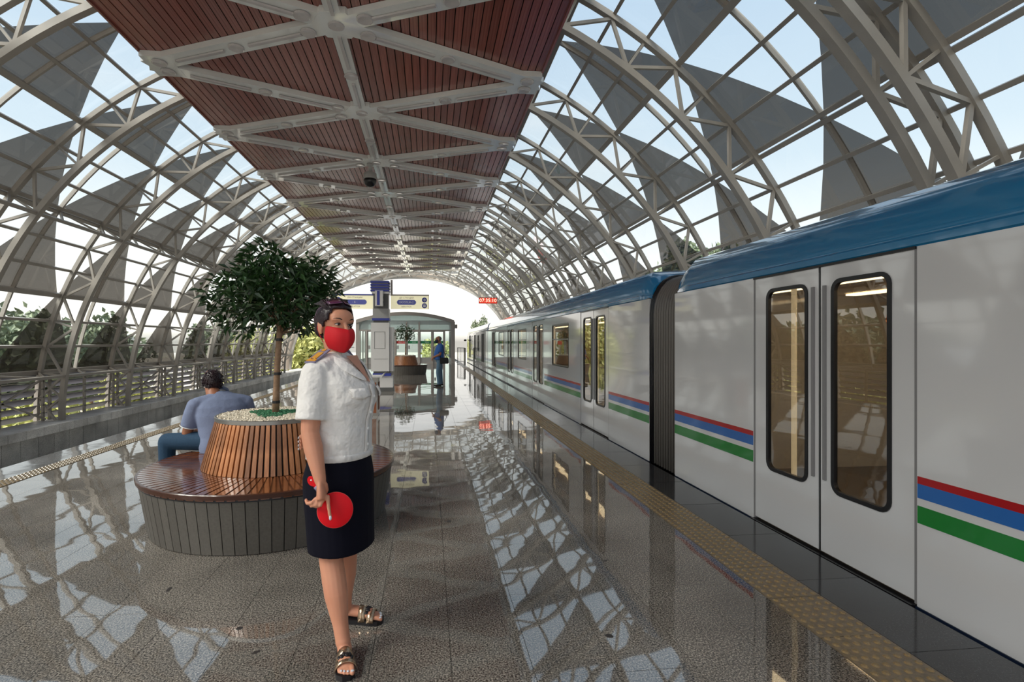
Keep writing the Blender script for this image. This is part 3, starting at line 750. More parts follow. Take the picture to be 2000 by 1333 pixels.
# bellows
bw = empty('gangway_bellows', (0, 0, 0), 0, 'dark ribbed rubber bellows joining the two nearest train cars', 'bellows')
def outl(ins, zt):
    p = [(TX+ins, -.02), (TX+ins, 1.85)]
    for i in range(1, 7): a = math.radians(180-90*i/6); p.append((TX+ins+.32+.32*math.cos(a), 1.85+zt*math.sin(a)))
    q = [(TX+TX2-x, z) for x, z in reversed(p)]
    return p+q
for i in range(9):
    y = 5.635+.066*i; b = MB(); b.tube([(x, y, z) for x, z in outl(.035, .45)], .021, 8); b.build('fold', M['bellows'], bw, True)
b = MB(); o = outl(.13, .34); b.loft([[(x, y, z) for x, z in o] for y in (5.59, 6.27)]); b.build('inner_sleeve', M['rubber'], bw)
b = MB()
for y in (6.20, 6.25): b.tube([(x, y, z) for x, z in outl(.03, .47)], .035, 8)
b.build('end_frame', M['rubber'], bw, True)
b = MB(); b.bb(TX+.55, TX2-.55, 5.65, 6.2, 2.27, 2.36); b.bb(TX+.35, TX+.62, 5.7, 6.15, 2.22, 2.31); b.build('roof_vent', M['rubber'], bw)

# ------------------------------------------------------------------ planter benches with trees
def leafmesh(L, Wd):
    b = MB(); b.add([(0, 0, 0), (Wd/2, L*.4, .01), (0, L, -.006), (-Wd/2, L*.4, .01), (0, L*.45, -.008)], [(0, 1, 4), (1, 2, 4), (2, 3, 4), (3, 0, 4)]); return b
def crown(parent, c, rad, n, nobj, L, m, seed, inner=.35):
    rnd = random.Random(seed); lm = [leafmesh(L*s, L*.42*s).mesh('leaf', m) for s in (.75, 1.0, 1.2)]; rest = MB()
    for i in range(n):
        while True:
            d = Vector((rnd.uniform(-1, 1), rnd.uniform(-1, 1), rnd.uniform(-.85, 1)))
            if inner < d.length < 1: break
        d *= .86+.22*math.sin(5*d.x+3*d.z)*math.cos(4*d.y+1)
        p = Vector((c[0]+d.x*rad[0], c[1]+d.y*rad[1], c[2]+d.z*rad[2]))
        R = Euler((rnd.uniform(-1.3, .9), rnd.uniform(-.7, .7), math.atan2(d.y, d.x)-PI/2+rnd.uniform(-1.2, 1.2)))
        if i < nobj: link('leaf', lm[i % 3], parent, p, R)
        else:
            q = leafmesh(L*rnd.uniform(.75, 1.2), L*.42); Rm = R.to_matrix(); rest.add([Rm @ Vector(v)+p for v in q.v], q.f)
    if rest.v: rest.build('foliage', m, parent, kind='stuff')
def planter(loc, near, lab, treelab, gravel_lab, sc=1.0):
    t = empty('planter_bench', loc, 0, lab, 'planter bench', 'round planter benches'); N = 74
    def part(nm, fn, m, cnt, keep=True):
        if near:
            b = MB(); fn(b, 0); me = b.mesh(nm, m)
            for i in range(cnt): link(nm, me, t, None, (0, 0, 2*PI*i/cnt))
        else:
            b = MB()
            for i in range(cnt): fn(b, 2*PI*i/cnt)
            b.build(nm+'s', m, t, kind='stuff')
    def pl(r0, z0, r1, z1, w0, w1, th):
        def f(b, a):
            c, s = math.cos(a), math.sin(a)
            vs = []
            for r, z, w in ((r0, z0, w0), (r1, z1, w1)):
                for dr in (0, -th):
                    for k in (-1, 1): x, y = r+dr, k*w/2; vs.append((x*c-y*s, x*s+y*c, z))
            b.add(vs, [(0, 1, 5, 4), (2, 6, 7, 3), (0, 4, 6, 2), (1, 3, 7, 5), (4, 5, 7, 6), (0, 2, 3, 1)])
        return f
    b = MB(); b.lathe([(.93, .0), (.99, .385), (0.5, .385)], n=64); b.build('core', M['black'], t)
    part('base_panel', pl(.95, .005, 1.015, .395, 2*PI*.95/N-.006, 2*PI*1.015/N-.006, .02), M['base_plank'], N)
    N2 = 88
    def seat(b, a):
        c, s = math.cos(a), math.sin(a); vs = []
        for r, w in ((.56, 2*PI*.56/N2-.007), (1.026, 2*PI*1.026/N2-.018)):
            for z in (.405, .45):
                for k in (-1, 1): x, y = r, k*w/2; vs.append((x*c-y*s, x*s+y*c, z))
        b.add(vs, [(2, 3, 7, 6), (0, 4, 5, 1), (0, 2, 6, 4), (1, 5, 7, 3), (4, 6, 7, 5), (0, 1, 3, 2)])
    part('seat_slat', seat, M['seat_wood'], N2)
    b = MB(); b.lathe([(.56, .393), (1.02, .393), (1.02, .412), (.56, .412)], n=72); b.build('seat_frame', M['black'], t)  # black here puts the shade into the gaps between the seat slats
    b = MB(); b.lathe([(1.012, .412), (1.034, .414), (1.038, .445), (1.034, .4505), (1.018, .4505), (1.012, .444)], n=72); auto_smooth(b.build('seat_edge', mat('seat_edge_wood', (.060, .020, .010), .25, coat=.3), t), 40)
    b = MB(); b.lathe([(.555, .43), (.452, .855), (0, .855)], n=48); b.build('tub_core', M['gap_shade'], t)
    part('tub_slat', pl(.585, .452, .476, .845, 2*PI*.585/76-.015, 2*PI*.476/76-.012, .022), M['tub_wood'], 76)
    b = MB(); b.lathe([(.482, .838), (.484, .868), (.476, .872), (.466, .868), (.466, .84)], n=64); auto_smooth(b.build('metal_rim', M['metal'], t), 40)
    b = MB(); rnd = random.Random(3)
    for i in range(2600 if near else 150):
        a = rnd.uniform(0, 2*PI); r = .455*math.sqrt(rnd.random()); s = rnd.uniform(.010, .017) if near else .03
        b.box((r*math.cos(a), r*math.sin(a), .858+rnd.uniform(0, .008)), (s*1.5, s, s), Euler((rnd.random()*3, rnd.random()*3, rnd.random()*3)).to_matrix())
    b.build('gravel', M['gravel'], t, kind='stuff')
    b = MB()
    for i in range(900 if near else 60):
        a = rnd.uniform(0, 2*PI); r = .20*math.sqrt(rnd.random())*(1+.3*math.sin(3*a)); s = rnd.uniform(.010, .018)
        b.box((r*math.cos(a), r*math.sin(a), .868+rnd.uniform(0, .008)), (s, s, s), Euler((rnd.random()*3, rnd.random()*3, rnd.random()*3)).to_matrix())
    b.build('green_pebbles', M['green_peb'], t, kind='stuff')
    tr = empty('potted_tree', (loc[0], loc[1], .86), 0, treelab, 'tree', 'small trees in the planter benches')
    trunk = [(0, 0, -.02), (.006, 0, .2), (.016, .0, .45), (.03, 0, .65), (.04, 0, .80)]
    b = MB(); b.tube(trunk, [.032, .028, .027, .026, .027], 12); tk = b.build('trunk', M['bark'], tr, True)
    for z in (.11, .36, .66):
        x = .04*z/.8; b = MB(); b.lathe([(.031, -.012), (.033, -.012), (.033, .012), (.031, .012)], (x, 0, z), 14); b.build('tie_band', M['black'], tk)
    rnd = random.Random(11)
    b = MB()
    for i in range(34):
        a = rnd.uniform(0, 2*PI); e = rnd.uniform(.1, 1.4); L = rnd.uniform(.3, .52); p0 = Vector((.04, 0, rnd.uniform(.7, .86)))
        d = Vector((math.cos(a)*math.cos(e), math.sin(a)*math.cos(e), math.sin(e)*.8)); b.tube([p0, p0+d*L*.5+Vector((0, 0, .03)), p0+d*L], [.009, .006, .003], 5)
    b.build('branches', M['bark'], tr, kind='stuff')
    if near: crown(tr, (.02, 0, 1.07), (.57, .57, .44), 2300, 290, .095, M['leaf'], 5)
    else: crown(tr, (.0, 0, 1.05), (.52, .52, .46), 650, 0, .11, M['leaf'], 9)
planter((-1.35, 4.687, 0), True, 'round slatted planter bench with the seated man on its left side', 'small round-crowned tree in the nearest wooden planter', None)
planter((-1.10, 24.25, 0), False, 'round slatted planter bench far down the platform before the glass doors', 'small tree in the far planter before the glass doors', None)

# ------------------------------------------------------------------ litter bin, pillar, signs, clock
bn = empty('litter_bin', (-1.19, 10.7, 0), 0, 'wood-faced litter bin with a grey metal frame and slanted white lid', 'bin')
b = MB(); b.bb(-.16, .16, -.19, .19, 0, .06); b.bb(-.16, -.13, -.20, .20, .06, .78); b.bb(.13, .16, -.20, .20, .06, .78); b.bb(-.16, .16, -.19, -.17, .68, .78); b.build('frame', M['metal'], bn)
b = MB(); b.bb(-.128, .128, -.185, .185, .06, .68); b.build('wood_panel', M['binwood'], bn)
b = MB(); b.bb(.165, .172, -.12, .12, .12, .68); b.build('wood_panel', M['binwood'], bn)
b = MB(); b.add([(-.28, -.21, .78), (.20, -.21, .78), (.20, .21, .78), (-.28, .21, .78), (-.28, -.21, .81), (.20, -.21, .81), (.30, -.21, .88), (.30, .21, .88), (.20, .21, .81), (-.28, .21, .81), (.24, -.21, .78), (.24, .21, .78)], [(0, 3, 11, 10), (4, 5, 8, 9), (5, 6, 7, 8), (10, 11, 7, 6), (0, 10, 6, 5, 4), (3, 9, 8, 7, 11), (0, 4, 9, 3)]); b.build('lid', M['white'], bn)

pz = empty('information_pillar', (-1.45, 15.95, 0), 0, 'tall white and blue information pillar in the middle of the platform', 'pillar')
def pbox(nm, x0, x1, y0, y1, z0, z1, m): b = MB(); b.bb(x0, x1, y0, y1, z0, z1); return b.build(nm, M[m], pz)
pbox('foot', -.25, .37, -.25, .25, 0, .12, 'dk_panel'); pbox('lower_column', -.22, .36, -.23, .23, .12, .47, 'white')
pbox('blue_shelf', -.24, .30, -.27, .24, .47, .55, 'sign_blue'); pbox('dark_band', -.22, .26, -.26, .24, .55, .61, 'dk_panel')
col = pbox('column_cabinet', -.29, .25, -.28, .24, .61, 2.08, 'white'); pbox('side_cabinet', .25, .37, -.22, .24, .61, 1.95, 'white')
for z in (.98,): pbox('panel_seam', -.20, .22, -.284, -.28, z, z+.006, 'dk_panel')
b = MB()
for x0, x1, z0, z1 in ((-.19, .13, 1.80, 1.808), (-.19, .13, 1.30, 1.308), (-.19, -.182, 1.30, 1.80), (.122, .13, 1.30, 1.80)): b.bb(x0, x1, -.285, -.28, z0, z1)
b.build('access_door', M['dk_panel'], pz)
pbox('dark_neck', -.22, .22, -.24, .24, 2.08, 2.15, 'dk_panel'); pbox('blue_collar', -.26, .26, -.27, .24, 2.15, 2.22, 'sign_blue')
pbox('grey_box', -.24, .24, -.25, .24, 2.22, 2.51, 'grey_panel'); pbox('dark_panel', -.225, .22, -.25, .24, 2.51, 2.96, 'dk_panel'); pbox('white_collar', -.27, .24, -.27, .24, 2.96, 3.02, 'white')
for i in range(4): pbox('blue_louvre', -.31, .25, -.27, .24, 3.03+i*.085, 3.085+i*.085, 'sign_blue')
pbox('louvre_core', -.28, .22, -.23, .2, 3.02, 3.36, 'grey_panel'); pbox('mast', .28, .34, -.1, -.04, 2.9, 3.40, 'kiosk')
lb = pbox('light_box', -.15, .08, -.50, -.25, 2.57, 3.03, 'white')
b = MB(); b.bb(-.09, -.01, -.506, -.50, 2.60, 3.02); b.build('blue_face', M['sign_blue'], lb)
b = MB(); 
for z in (2.66, 2.80): b.bb(.08, .084, -.42, -.34, z, z+.07)
b.build('dark_mark', M['dk_panel'], lb)
def sign(x0, x1, label, mid, arrow_right):
    cx_ = (x0+x1)/2; w = x1-x0; t = empty('hanging_sign', (cx_, 15.85, 2.51), 0, label, 'sign')
    b = MB(); b.bb(-w/2, w/2, -.06, .06, .0, .40); b.build('panel', M['sign_cream'], t)
    b = MB(); b.bb(-w/2-.01, w/2+.01, -.07, .07, .40, .44); b.bb(-w/2 if x0 < -1.5 else w/2, (-w/2 if x0 < -1.5 else w/2)+.01, -.065, .065, 0, .4); b.build('top_rail', M['sign_blue'] if x0 < -1.5 else M['kiosk'], t)
    pc = .05 if x0 < -1.5 else -.10; pw_ = .58 if x0 > -1.5 else .70
    b = MB(); r = .075; n = 10
    pts = [(pc+pw_/2-r+r*math.cos(math.radians(-90+180*i/n)), .20+r*math.sin(math.radians(-90+180*i/n))) for i in range(n+1)]+[(pc-pw_/2+r+r*math.cos(math.radians(90+180*i/n)), .20+r*math.sin(math.radians(90+180*i/n))) for i in range(n+1)]
    k = len(pts); b.add([(x, -.066, z) for x, z in pts]+[(x, -.06, z) for x, z in pts], [tuple(range(k))]+[(i, (i+1) % k, k+(i+1) % k, k+i) for i in range(k)]); b.build('blue_pill', M['sign_pill'], t)
    text('lettering', mid, .085, M['sign_txt'], t, (pc, -.068, .20), (PI/2, 0, 0))
    text('small_lettering', 'ДО СТАНЦИИ', .065, M['sign_txt_g'], t, (pc, -.062, .335), (PI/2, 0, 0))
    text('small_lettering', 'BEKATIGA', .065, M['sign_txt_g'], t, (pc, -.062, .065), (PI/2, 0, 0))
    xs = w/2-.13 if arrow_right else -w/2+.13
    b = MB(); b.lathe([(.078, 0), (.078, .008), (0, .008)], n=24); ds = b.mesh('arrow_disc', M['sign_blue'])
    d1 = link('arrow_disc', ds, t, (xs, -.06, .275), (PI/2, 0, 0))
    b = MB(); s = 1 if arrow_right else -1
    b.bar((-.045*s, 0, .010), (.03*s, 0, .010), .016, .004); b.bar((.035*s, 0, .010), (.0, .038, .010), .016, .004); b.bar((.035*s, 0, .010), (.0, -.038, .010), .016, .004); b.build('arrow', M['sign_txt'], d1)
    if arrow_right:
        d2 = link('train_disc', ds, t, (xs, -.06, .098), (PI/2, 0, 0))
        b = MB(); b.box((0, -.002, .010), (.08, .075, .004)); b.build('train_symbol', M['sign_txt'], d2)
        b = MB(); b.box((-.018, .014, .013), (.025, .02, .003)); b.box((.018, .014, .013), (.025, .02, .003)); b.bar((-.03, -.03, .013), (-.01, -.012, .013), .006, .003); b.bar((.03, -.03, .013), (.01, -.012, .013), .006, .003); b.build('symbol_marks', M['sign_blue'], d2)
    return t
sign(-2.86, -1.70, 'cream hanging sign with a blue pill on the left of the pillar', '- 5 -', False)
sign(-1.16, -.01, 'cream hanging sign with arrow and train symbol on the right of the pillar', "DO'STLIK-2", True)

ck = empty('digital_clock', (4.18, 36.3, 4.45), 0, 'red digital clock reading 07:35:10 hung above the far end of the train', 'clock')
b = MB(); b.bb(-.66, .66, -.04, .06, -.21, .21); b.build('case', M['led_bg'], ck)
b = MB()
for x0, x1, z0, z1 in ((-.66, .66, .18, .21), (-.66, .66, -.21, -.18), (-.66, -.63, -.21, .21), (.63, .66, -.21, .21)): b.bb(x0, x1, -.055, -.04, z0, z1)
b.build('bezel', M['sticker_r'], ck)
text('digits', '07:35:10', .36, M['led'], ck, (0, -.05, 0), (PI/2, 0, 0), .004)
b = MB(); b.bar((0.5, 0, .2), (.5, 0, 2.2), .03); b.bar((-.5, 0, .2), (-.5, 0, 2.65), .03); b.build('hanging_rods', M['steel'], ck)

# ------------------------------------------------------------------ glass entrance
ge = empty('glass_entrance', (-1.62, 36, 0), 0, 'glazed entrance with an arched patterned top closing the end of the platform', 'entrance')
def gz(x): return 2.80+.55*(1-(x/3.35)**2)
def gpost(x, w, z, nm='post'): b = MB(); b.bb(x-w/2, x+w/2, -.08, .08, 0, z); return b.build(nm, M['kiosk'], ge)
gpost(-3.28, .22, 2.93); gpost(3.30, .26, 2.93)
b = MB(); b.bb(3.43, 3.60, -.1, .1, 2.45, 2.72); b.build('side_box', M['kiosk'], ge)
b = MB(); rings = []
for i in range(25):
    x = -3.38+6.76*i/24; z = gz(x); rings.append([(x, -.12, z), (x, .12, z), (x, .12, z+.24), (x, -.12, z+.24)])
b.loft(rings); b.build('arched_beam', M['kiosk'], ge)
b = MB(); b.bb(-3.3, 3.3, -.06, .06, 2.26, 2.35); b.build('transom', M['kiosk'], ge)
b = MB(); b.loft([[(x, -.01, 2.35), (x, .01, 2.35), (x, .01, gz(x)+.02), (x, -.01, gz(x)+.02)] for x in [-3.25+6.5*i/24 for i in range(25)]]); fr_ = b.build('patterned_glass', M['mesh_panel'], ge)
b = MB(); x = -3.2
while x < 3.2:
    z = 2.40
    while z < gz(x)-.02:
        b.box((x+(.04 if int(z*25) % 2 else 0), -.014, z), (.05, .004, .018)); z += .075
    x += .085
b.build('dot_pattern', M['grey_panel'], fr_, kind='stuff')
ms = [-2.67, -1.65, -.72, .06, .94, 1.86, 2.70]
for m_ in ms: gpost(m_, .10, 2.3 if m_ not in (.06, -1.65, .94) else 2.9, 'mullion')
cells = [-3.17]+ms+[3.17]
for i in range(len(cells)-1):
    x0, x1 = cells[i]+.05, cells[i+1]-.05
    dr = empty('door', ((x0+x1)/2, 0, 0)); dr.parent = ge; w = x1-x0
    if i in (0, len(cells)-2):
        tagname = 'side_light'; dr.name = 'side_light'
        b = MB(); b.bb(-w/2, w/2, -.008, .008, .05, 2.26); b.build('glass', M['kiosk_glass'], dr); continue
    b = MB(); b.bb(-w/2, w/2, -.02, .02, .05, .42); b.build('kick_panel', M['grey_panel'], dr)
    b = MB(); b.bb(-w/2, w/2, -.008, .008, .42, 2.20); b.build('glass', M['kiosk_glass'], dr)
    b = MB(); b.bb(-w/2, -w/2+.05, -.03, .03, .05, 2.2); b.bb(w/2-.05, w/2, -.03, .03, .05, 2.2); b.bb(-w/2, w/2, -.03, .03, 2.2, 2.26); b.bb(-w/2, w/2, -.03, .03, .0, .05); b.build('frame', M['kiosk'], dr)
    g = i in (4, 5, 6); b = MB(); b.bb(-w/2+.05, w/2-.05, -.014, -.009, 1.38, 1.57) if i > 2 else b.bb(-.12, .2, -.014, -.009, 1.30, 1.57)
    st = b.build('green_sticker' if g else 'red_sticker', M['sticker_g' if g else 'sticker_r'], dr)
    b = MB(); b.bar((-w/2+.10, -.018, 1.42), (-w/2+.17, -.018, 1.53), .03, .004); b.bar((-w/2+.17, -.018, 1.53), (-w/2+.22, -.018, 1.44), .03, .004); b.build('arrow_mark', M['sign_txt'], st) if False else None
    b = MB(); b.bb(-w/2+.07, -w/2+.20, -.10, -.03, 1.0, 1.25); b.build('lock_box', M['grey_panel'], dr)
    text('sticker_lettering', 'KIRISH' if g else 'KIRISH YO\'Q', .09, M['sign_txt'], dr, (.08, -.016, 1.475), (PI/2, 0, 0), .001) if i > 2 else None
b = MB(); b.bb(-3.3, 3.3, .1, 6.0, 2.9, 3.0); b.build('hall_roof', M['grey_panel'], ge)
for sx in (-1, 1):
    b = MB(); b.bb(sx*3.3-.03, sx*3.3+.03, .1, 6.0, .0, .25); b.bb(sx*3.3-.03, sx*3.3+.03, .1, 6.0, 2.3, 2.9)
    for y in (1.5, 3, 4.5, 6): b.bb(sx*3.3-.05, sx*3.3+.05, y-.05, y+.05, 0, 2.9)
    b.build('side_frame', M['kiosk'], ge)
# platform end railing
rl = empty('end_railing', (2.1, 36.4, 0), 0, 'black metal railing between the glass entrance and the train', 'railing')
b = MB(); b.bar((-.08, .2, 1.08), (.38, -.9, 1.08), .04); b.bar((-.08, .2, .12), (.38, -.9, .12), .03); b.build('handrail', M['dk_panel'], rl)
for i in range(6): b = MB(); f = i/5; b.bar((-.08+.46*f, .2-1.1*f, 0), (-.08+.46*f, .2-1.1*f, 1.08), .035 if i < 5 else .10); b.build('baluster', M['dk_panel'], rl)

# ------------------------------------------------------------------ surroundings
b = MB(); b.bb(-260, 260, -120, 420, -7.2, -7.0); b.build('ground', M['ground'], kind='structure')
def building(loc, dims, rz, wall, roof, label, wins=0, storeys=2, chim=False):
    t = empty('building', loc, rz, label, 'building'); w, d, h = dims
    b = MB(); b.bb(-w/2, w/2, -d/2, d/2, 0, h); b.build('wall', wall, t)
    b = MB(); b.add([(-w/2-.4, -d/2-.4, h), (w/2+.4, -d/2-.4, h), (w/2+.4, d/2+.4, h), (-w/2-.4, d/2+.4, h), (-w/2-.4, 0, h+d*.12), (w/2+.4, 0, h+d*.12)], [(0, 1, 5, 4), (2, 3, 4, 5), (0, 4, 3), (1, 2, 5), (0, 3, 2, 1)]); b.build('roof', roof, t)
    for s in range(storeys):
        for i in range(wins):
            x = -w/2+w*(i+.5)/wins; z = h*(s+.35)/storeys
            for sy in (-1, 1):
                f = MB(); f.bb(x-.55, x+.55, sy*(d/2)-.05, sy*(d/2)+.05, z, z+1.4); fo = f.build('window', M['white'], t)
                f = MB(); f.bb(x-.45, x+.45, sy*(d/2+.03)-.04, sy*(d/2+.03)+.04, z+.1, z+1.3); f.build('pane', M['rubber'], fo)
    if chim: b = MB(); b.bb(w*.2, w*.2+.9, -.4, .5, h, h+d*.12+1.2); b.build('chimney', M['brick'], t)
building((-62, 52, -7), (60, 16, 6.4), math.radians(70), M['wall_pink'], M['roof_grey'], 'long low shed with a grey roof beyond the left track', 8, 1, True)
building((-46, 44, -7), (9, 8, 6.0), math.radians(20), M['wall_cream'], M['roof_grey'], 'small cream house with a grey roof beyond the left track', 2, 2)
building((-110, 150, -7), (50, 14, 9), math.radians(15), M['wall_pink'], M['roof_grey'], 'pale long building far off behind the trees', 10, 2)
building((60, 260, -7), (40, 18, 16), 0, M['wall_pink'], M['roof_grey'], 'pale block far beyond the nose of the train', 8, 4)
an = empty('roof_aerial', (-57.0, 42.5, 0), 0, 'thin television aerial above the grey shed roof', 'aerial')
b = MB(); b.bar((0, 0, -1.0), (0, 0, 4.2), .09); b.build('mast', M['dk_panel'], an)
b = MB(); b.bar((0, -.6, 3.6), (0, 2.6, 3.6), .07)
for i in range(4): b.bar((-.1, -.5+i*.8, 3.1), (-.1, -.5+i*.8, 4.1), .05)
b.build('crossbars', M['dk_panel'], an)
# trees outside: crown clusters share leaf blobs
def blob_mesh(seed, m, n=900, L=.5):
    rnd = random.Random(seed); b = MB()
    cs = [Vector((rnd.uniform(-.6, .6), rnd.uniform(-.6, .6), rnd.uniform(-.6, .7))) for _ in range(9)]
    for i in range(n):
        c = rnd.choice(cs); d = Vector((rnd.gauss(0, 1), rnd.gauss(0, 1), rnd.gauss(0, 1))).normalized()*rnd.uniform(.25, .48); p = c+d
        q = leafmesh(L*.16, L*.10); R = Euler((rnd.uniform(-2, 2), rnd.uniform(-2, 2), rnd.uniform(-3, 3))).to_matrix()
        b.add([R @ Vector(v)+p for v in q.v], q.f)
    return b.mesh('foliage', m)
blobs = {k: [blob_mesh(s, M[k], 2600, 1.0) for s in (1, 2)] for k in ('leaf2', 'leaf3')}
def bgtree(x, y, h, r, m, label, sz=1.0):
    t = empty('tree', (x, y, -7), random.uniform(0, 6), label, 'tree', 'trees outside the station')
    b = MB(); b.tube([(0, 0, 0), (.1, 0, h*.4), (0, .1, h*.7)], [.22, .16, .08], 8); b.build('trunk', M['bark'], t, True)
    o = link('foliage', random.choice(blobs[m]), t, (0, 0, h-r*sz)); o.scale = (r, r, r*sz); o['kind'] = 'stuff'
    o = link('foliage', random.choice(blobs[m]), t, (0, 0, h-r*sz*.9), (0, 0, 2)); o.scale = (r*.8, r*.8, r*.9*sz); o['kind'] = 'stuff'
tl = [(-30, 38, 10.6, 4.2, 'leaf2', 'bushy green tree left, nearest beyond the louvre screens'), (-34, 47, 11, 4.6, 'leaf2', 'green tree left of the vault, second beyond the cream house'),
 (-38, 62, 11.5, 5, 'leaf2', 'broad green tree left of the vault behind the cream house'), (-33, 84, 12, 5.2, 'leaf2', 'large green tree left, far down the line'),
 (-95, 68, 10, 6, 'leaf2', 'dark green tree at the far left behind the grey shed'), (-118, 90, 11.6, 7, 'leaf2', 'dark green broad tree farthest left behind the grey shed'), (-96, 96, 10.6, 6, 'leaf2', 'round green tree behind the chimney of the grey shed'),
 (-17.5, 18, 6.2, 2.4, 'leaf3', 'yellow-green bush low behind the nearest louvre screens'), (-18.5, 26, 6.3, 2.6, 'leaf3', 'yellow-green bush low behind the middle louvre screens'), (-19, 11.5, 6.0, 2.6, 'leaf3', 'pale bush low behind the leftmost louvre screen'),
 (-18.5, 35, 6.4, 2.6, 'leaf3', 'yellow-green bush low behind the farther louvre screens'),
 (-13.4, 60, 11.0, 4.2, 'leaf3', 'pale sunlit tree seen through the open end left of the woman'), (-22, 70, 10.5, 4.6, 'leaf3', 'pale tree beyond the left end of the vault'),
 (24, 44, 17.6, 3.8, 'leaf2', 'tall green tree outside the glass above the train'), (23, 36, 15.2, 2.6, 'leaf2', 'smaller green tree outside the glass above the train'), (26, 55, 16, 3.6, 'leaf2', 'green tree outside the right glass, farther off'),
 (9.0, 90, 12.8, 1.9, 'leaf2', 'slim pointed tree beyond the nose of the train'), (15.5, 98, 10.8, 3.0, 'leaf2', 'low round tree beyond the nose of the train'), (1.2, 80, 9.0, 2.6, 'leaf3', 'pale bush beyond the end railing')]
for x, y, h, r, m, lab in tl: bgtree(x, y, h, r, m, lab, 2.0 if 'slim' in lab else 1.0)

# ------------------------------------------------------------------ people
def az(deg): a = math.radians(deg); return Vector((math.cos(a), math.sin(a), 0))
class Frame:
    """f forward, r the body's right, u up; P(r, f, u) -> world"""
    def __init__(s, o, f, tilt=0, roll=0):
        s.o = Vector(o); f = Vector(f).normalized(); r = Vector((f.y, -f.x, 0)); u = Vector((0, 0, 1))
        if tilt: R = Matrix.Rotation(-math.radians(tilt), 3, r); f = R @ f; u = R @ u
        if roll: R = Matrix.Rotation(math.radians(roll), 3, f); r = R @ r; u = R @ u
        s.f, s.r, s.u = f, r, u; s.R = Matrix((r, f, u)).transposed()
    def P(s, r, f, u): return s.o + s.r*r + s.f*f + s.u*u
def ering(c, R, a, b, n=28, e=1.0, fb=None):
    """ellipse ring in the r-f plane; a right radius, b forward radius, fb back radius"""
    out = []
    for k in range(n):
        t = 2*PI*k/n; x = math.copysign(abs(math.cos(t))**e, math.cos(t))*a; y = math.copysign(abs(math.sin(t))**e, math.sin(t))
        y *= b if y > 0 else (fb or b); out.append(Vector(c)+R @ Vector((x, y, 0)))
    return out
def cap(mb, pts, rs, n=14, **k):
    mb.tube(pts, rs, n, **k); mb.sph(pts[0], rs[0]*.98, n, 8); mb.sph(pts[-1], rs[-1]*.98, n, 8)

def head_geo(mb, F, k=1.0):
    S_ = lambda c, r, R=None: mb.sph(F.P(*[v*k for v in c]), tuple(v*k for v in r), 20, 14, F.R)
    S_((0, -.012, .032), (.074, .092, .084)); S_((0, .018, -.030), (.060, .070, .082)); S_((0, .030, -.070), (.044, .052, .048))
    S_((0, .058, -.098), (.022, .022, .018)); S_((0, .050, .045), (.060, .045, .045))
    for s in (-1, 1):
        S_((s*.036, .058, -.025), (.024, .026, .024)); S_((s*.033, .066, .034), (.026, .020, .010))
        S_((s*.077, -.004, -.004), (.009, .019, .031)); S_((s*.080, -.010, .010), (.007, .014, .018)); S_((s*.075, .002, -.028), (.006, .009, .011))
    mb.tube([F.P(0, .084*k, .022*k), F.P(0, .096*k, .0), F.P(0, .108*k, -.022*k)], [.008*k, .010*k, .013*k], 10)
    for s in (-1, 1): S_((s*.010, .098, -.024), (.009, .011, .008))
    S_((0, .088, -.052), (.022, .012, .007)); S_((0, .086, -.062), (.020, .012, .008))
def face_parts(parent, F, k=1.0, lashes=True):
    for s in (-1, 1):
        c = F.P(s*.032*k, .0745*k, .013*k)
        b = MB(); b.sph(c, (.0140*k, .0120*k, .0062*k), 16, 10, F.R); e = b.build('eye', M['eye_w'], parent, True)
        b = MB(); b.sph(F.P(s*.030*k+.002, .0835*k, .013*k), (.0068*k, .0052*k, .0056*k), 12, 8, F.R); b.build('iris', M['eye_d'], e, True)
        b = MB(); pts = [F.P(s*(.032+.0175*t)*k, (.0855-.010*t*t-.0035*abs(t))*k, (.0180-.0060*t*t)*k) for t in (-1, -.6, -.2, .2, .6, 1)]; b.tube(pts, [.001, .0026, .0030, .0030, .0026, .0012], 6); b.build('eyelid', M['liner' if lashes else 'skin2'], e, True)
        b = MB(); pts = [F.P(s*(.032+.024*t)*k, (.0885-.006*t-.011*t*t)*k, (.040+.005*t-.007*t*t)*k) for t in (-.9, -.5, 0, .5, 1)]; b.tube(pts, [.0022, .0028, .0026, .002, .0008], 6); b.build('eyebrow', M['liner'], parent, True)
def mask(parent, F, m, k=1.0):
    rows = [(-.008, .062, .104, -.004), (-.018, .068, .117, -.004), (-.034, .071, .124, -.004), (-.058, .071, .123, -.004), (-.082, .066, .115, -.002), (-.102, .056, .102, 0), (-.120, .040, .080, .004)]
    b = MB(); n = 25; g = []
    for z, Wd, Fw, y0 in rows:
        r = []
        for i in range(n):
            t = math.radians(-82+164*i/(n-1)); rid = .006*math.exp(-(t/.12)**2)
            y = y0+(Fw-y0)*max(0, math.cos(t))**.72; zz = z + (.010*math.sin(abs(t))**2 if z > -.02 else (.016*abs(math.sin(t))**2 if z < -.08 else 0))
            r.append(F.P(Wd*math.sin(t)*k, (y+rid)*k, zz*k))
        g.append(r)
    b.loft(g, cap=False, closed=False); o = b.build('face_mask', m, parent, True); sm = o.modifiers.new('t', 'SOLIDIFY'); sm.thickness = .0025; sm.offset = 1
    s2 = o.modifiers.new('ss', 'SUBSURF'); s2.levels = 1; s2.render_levels = 1
    b = MB()
    for s in (-1, 1):
        b = MB(); b.tube([F.P(s*.068*k, .018*k, 0.006*k), F.P(s*.078*k, .002*k, .022*k), F.P(s*.083*k, -.018*k, .018*k), F.P(s*.082*k, -.022*k, -.01*k), F.P(s*.076*k, -.008*k, -.04*k), F.P(s*.066*k, .012*k, -.075*k)], .0016, 6); b.build('ear_loop', m, o, True)
    return o
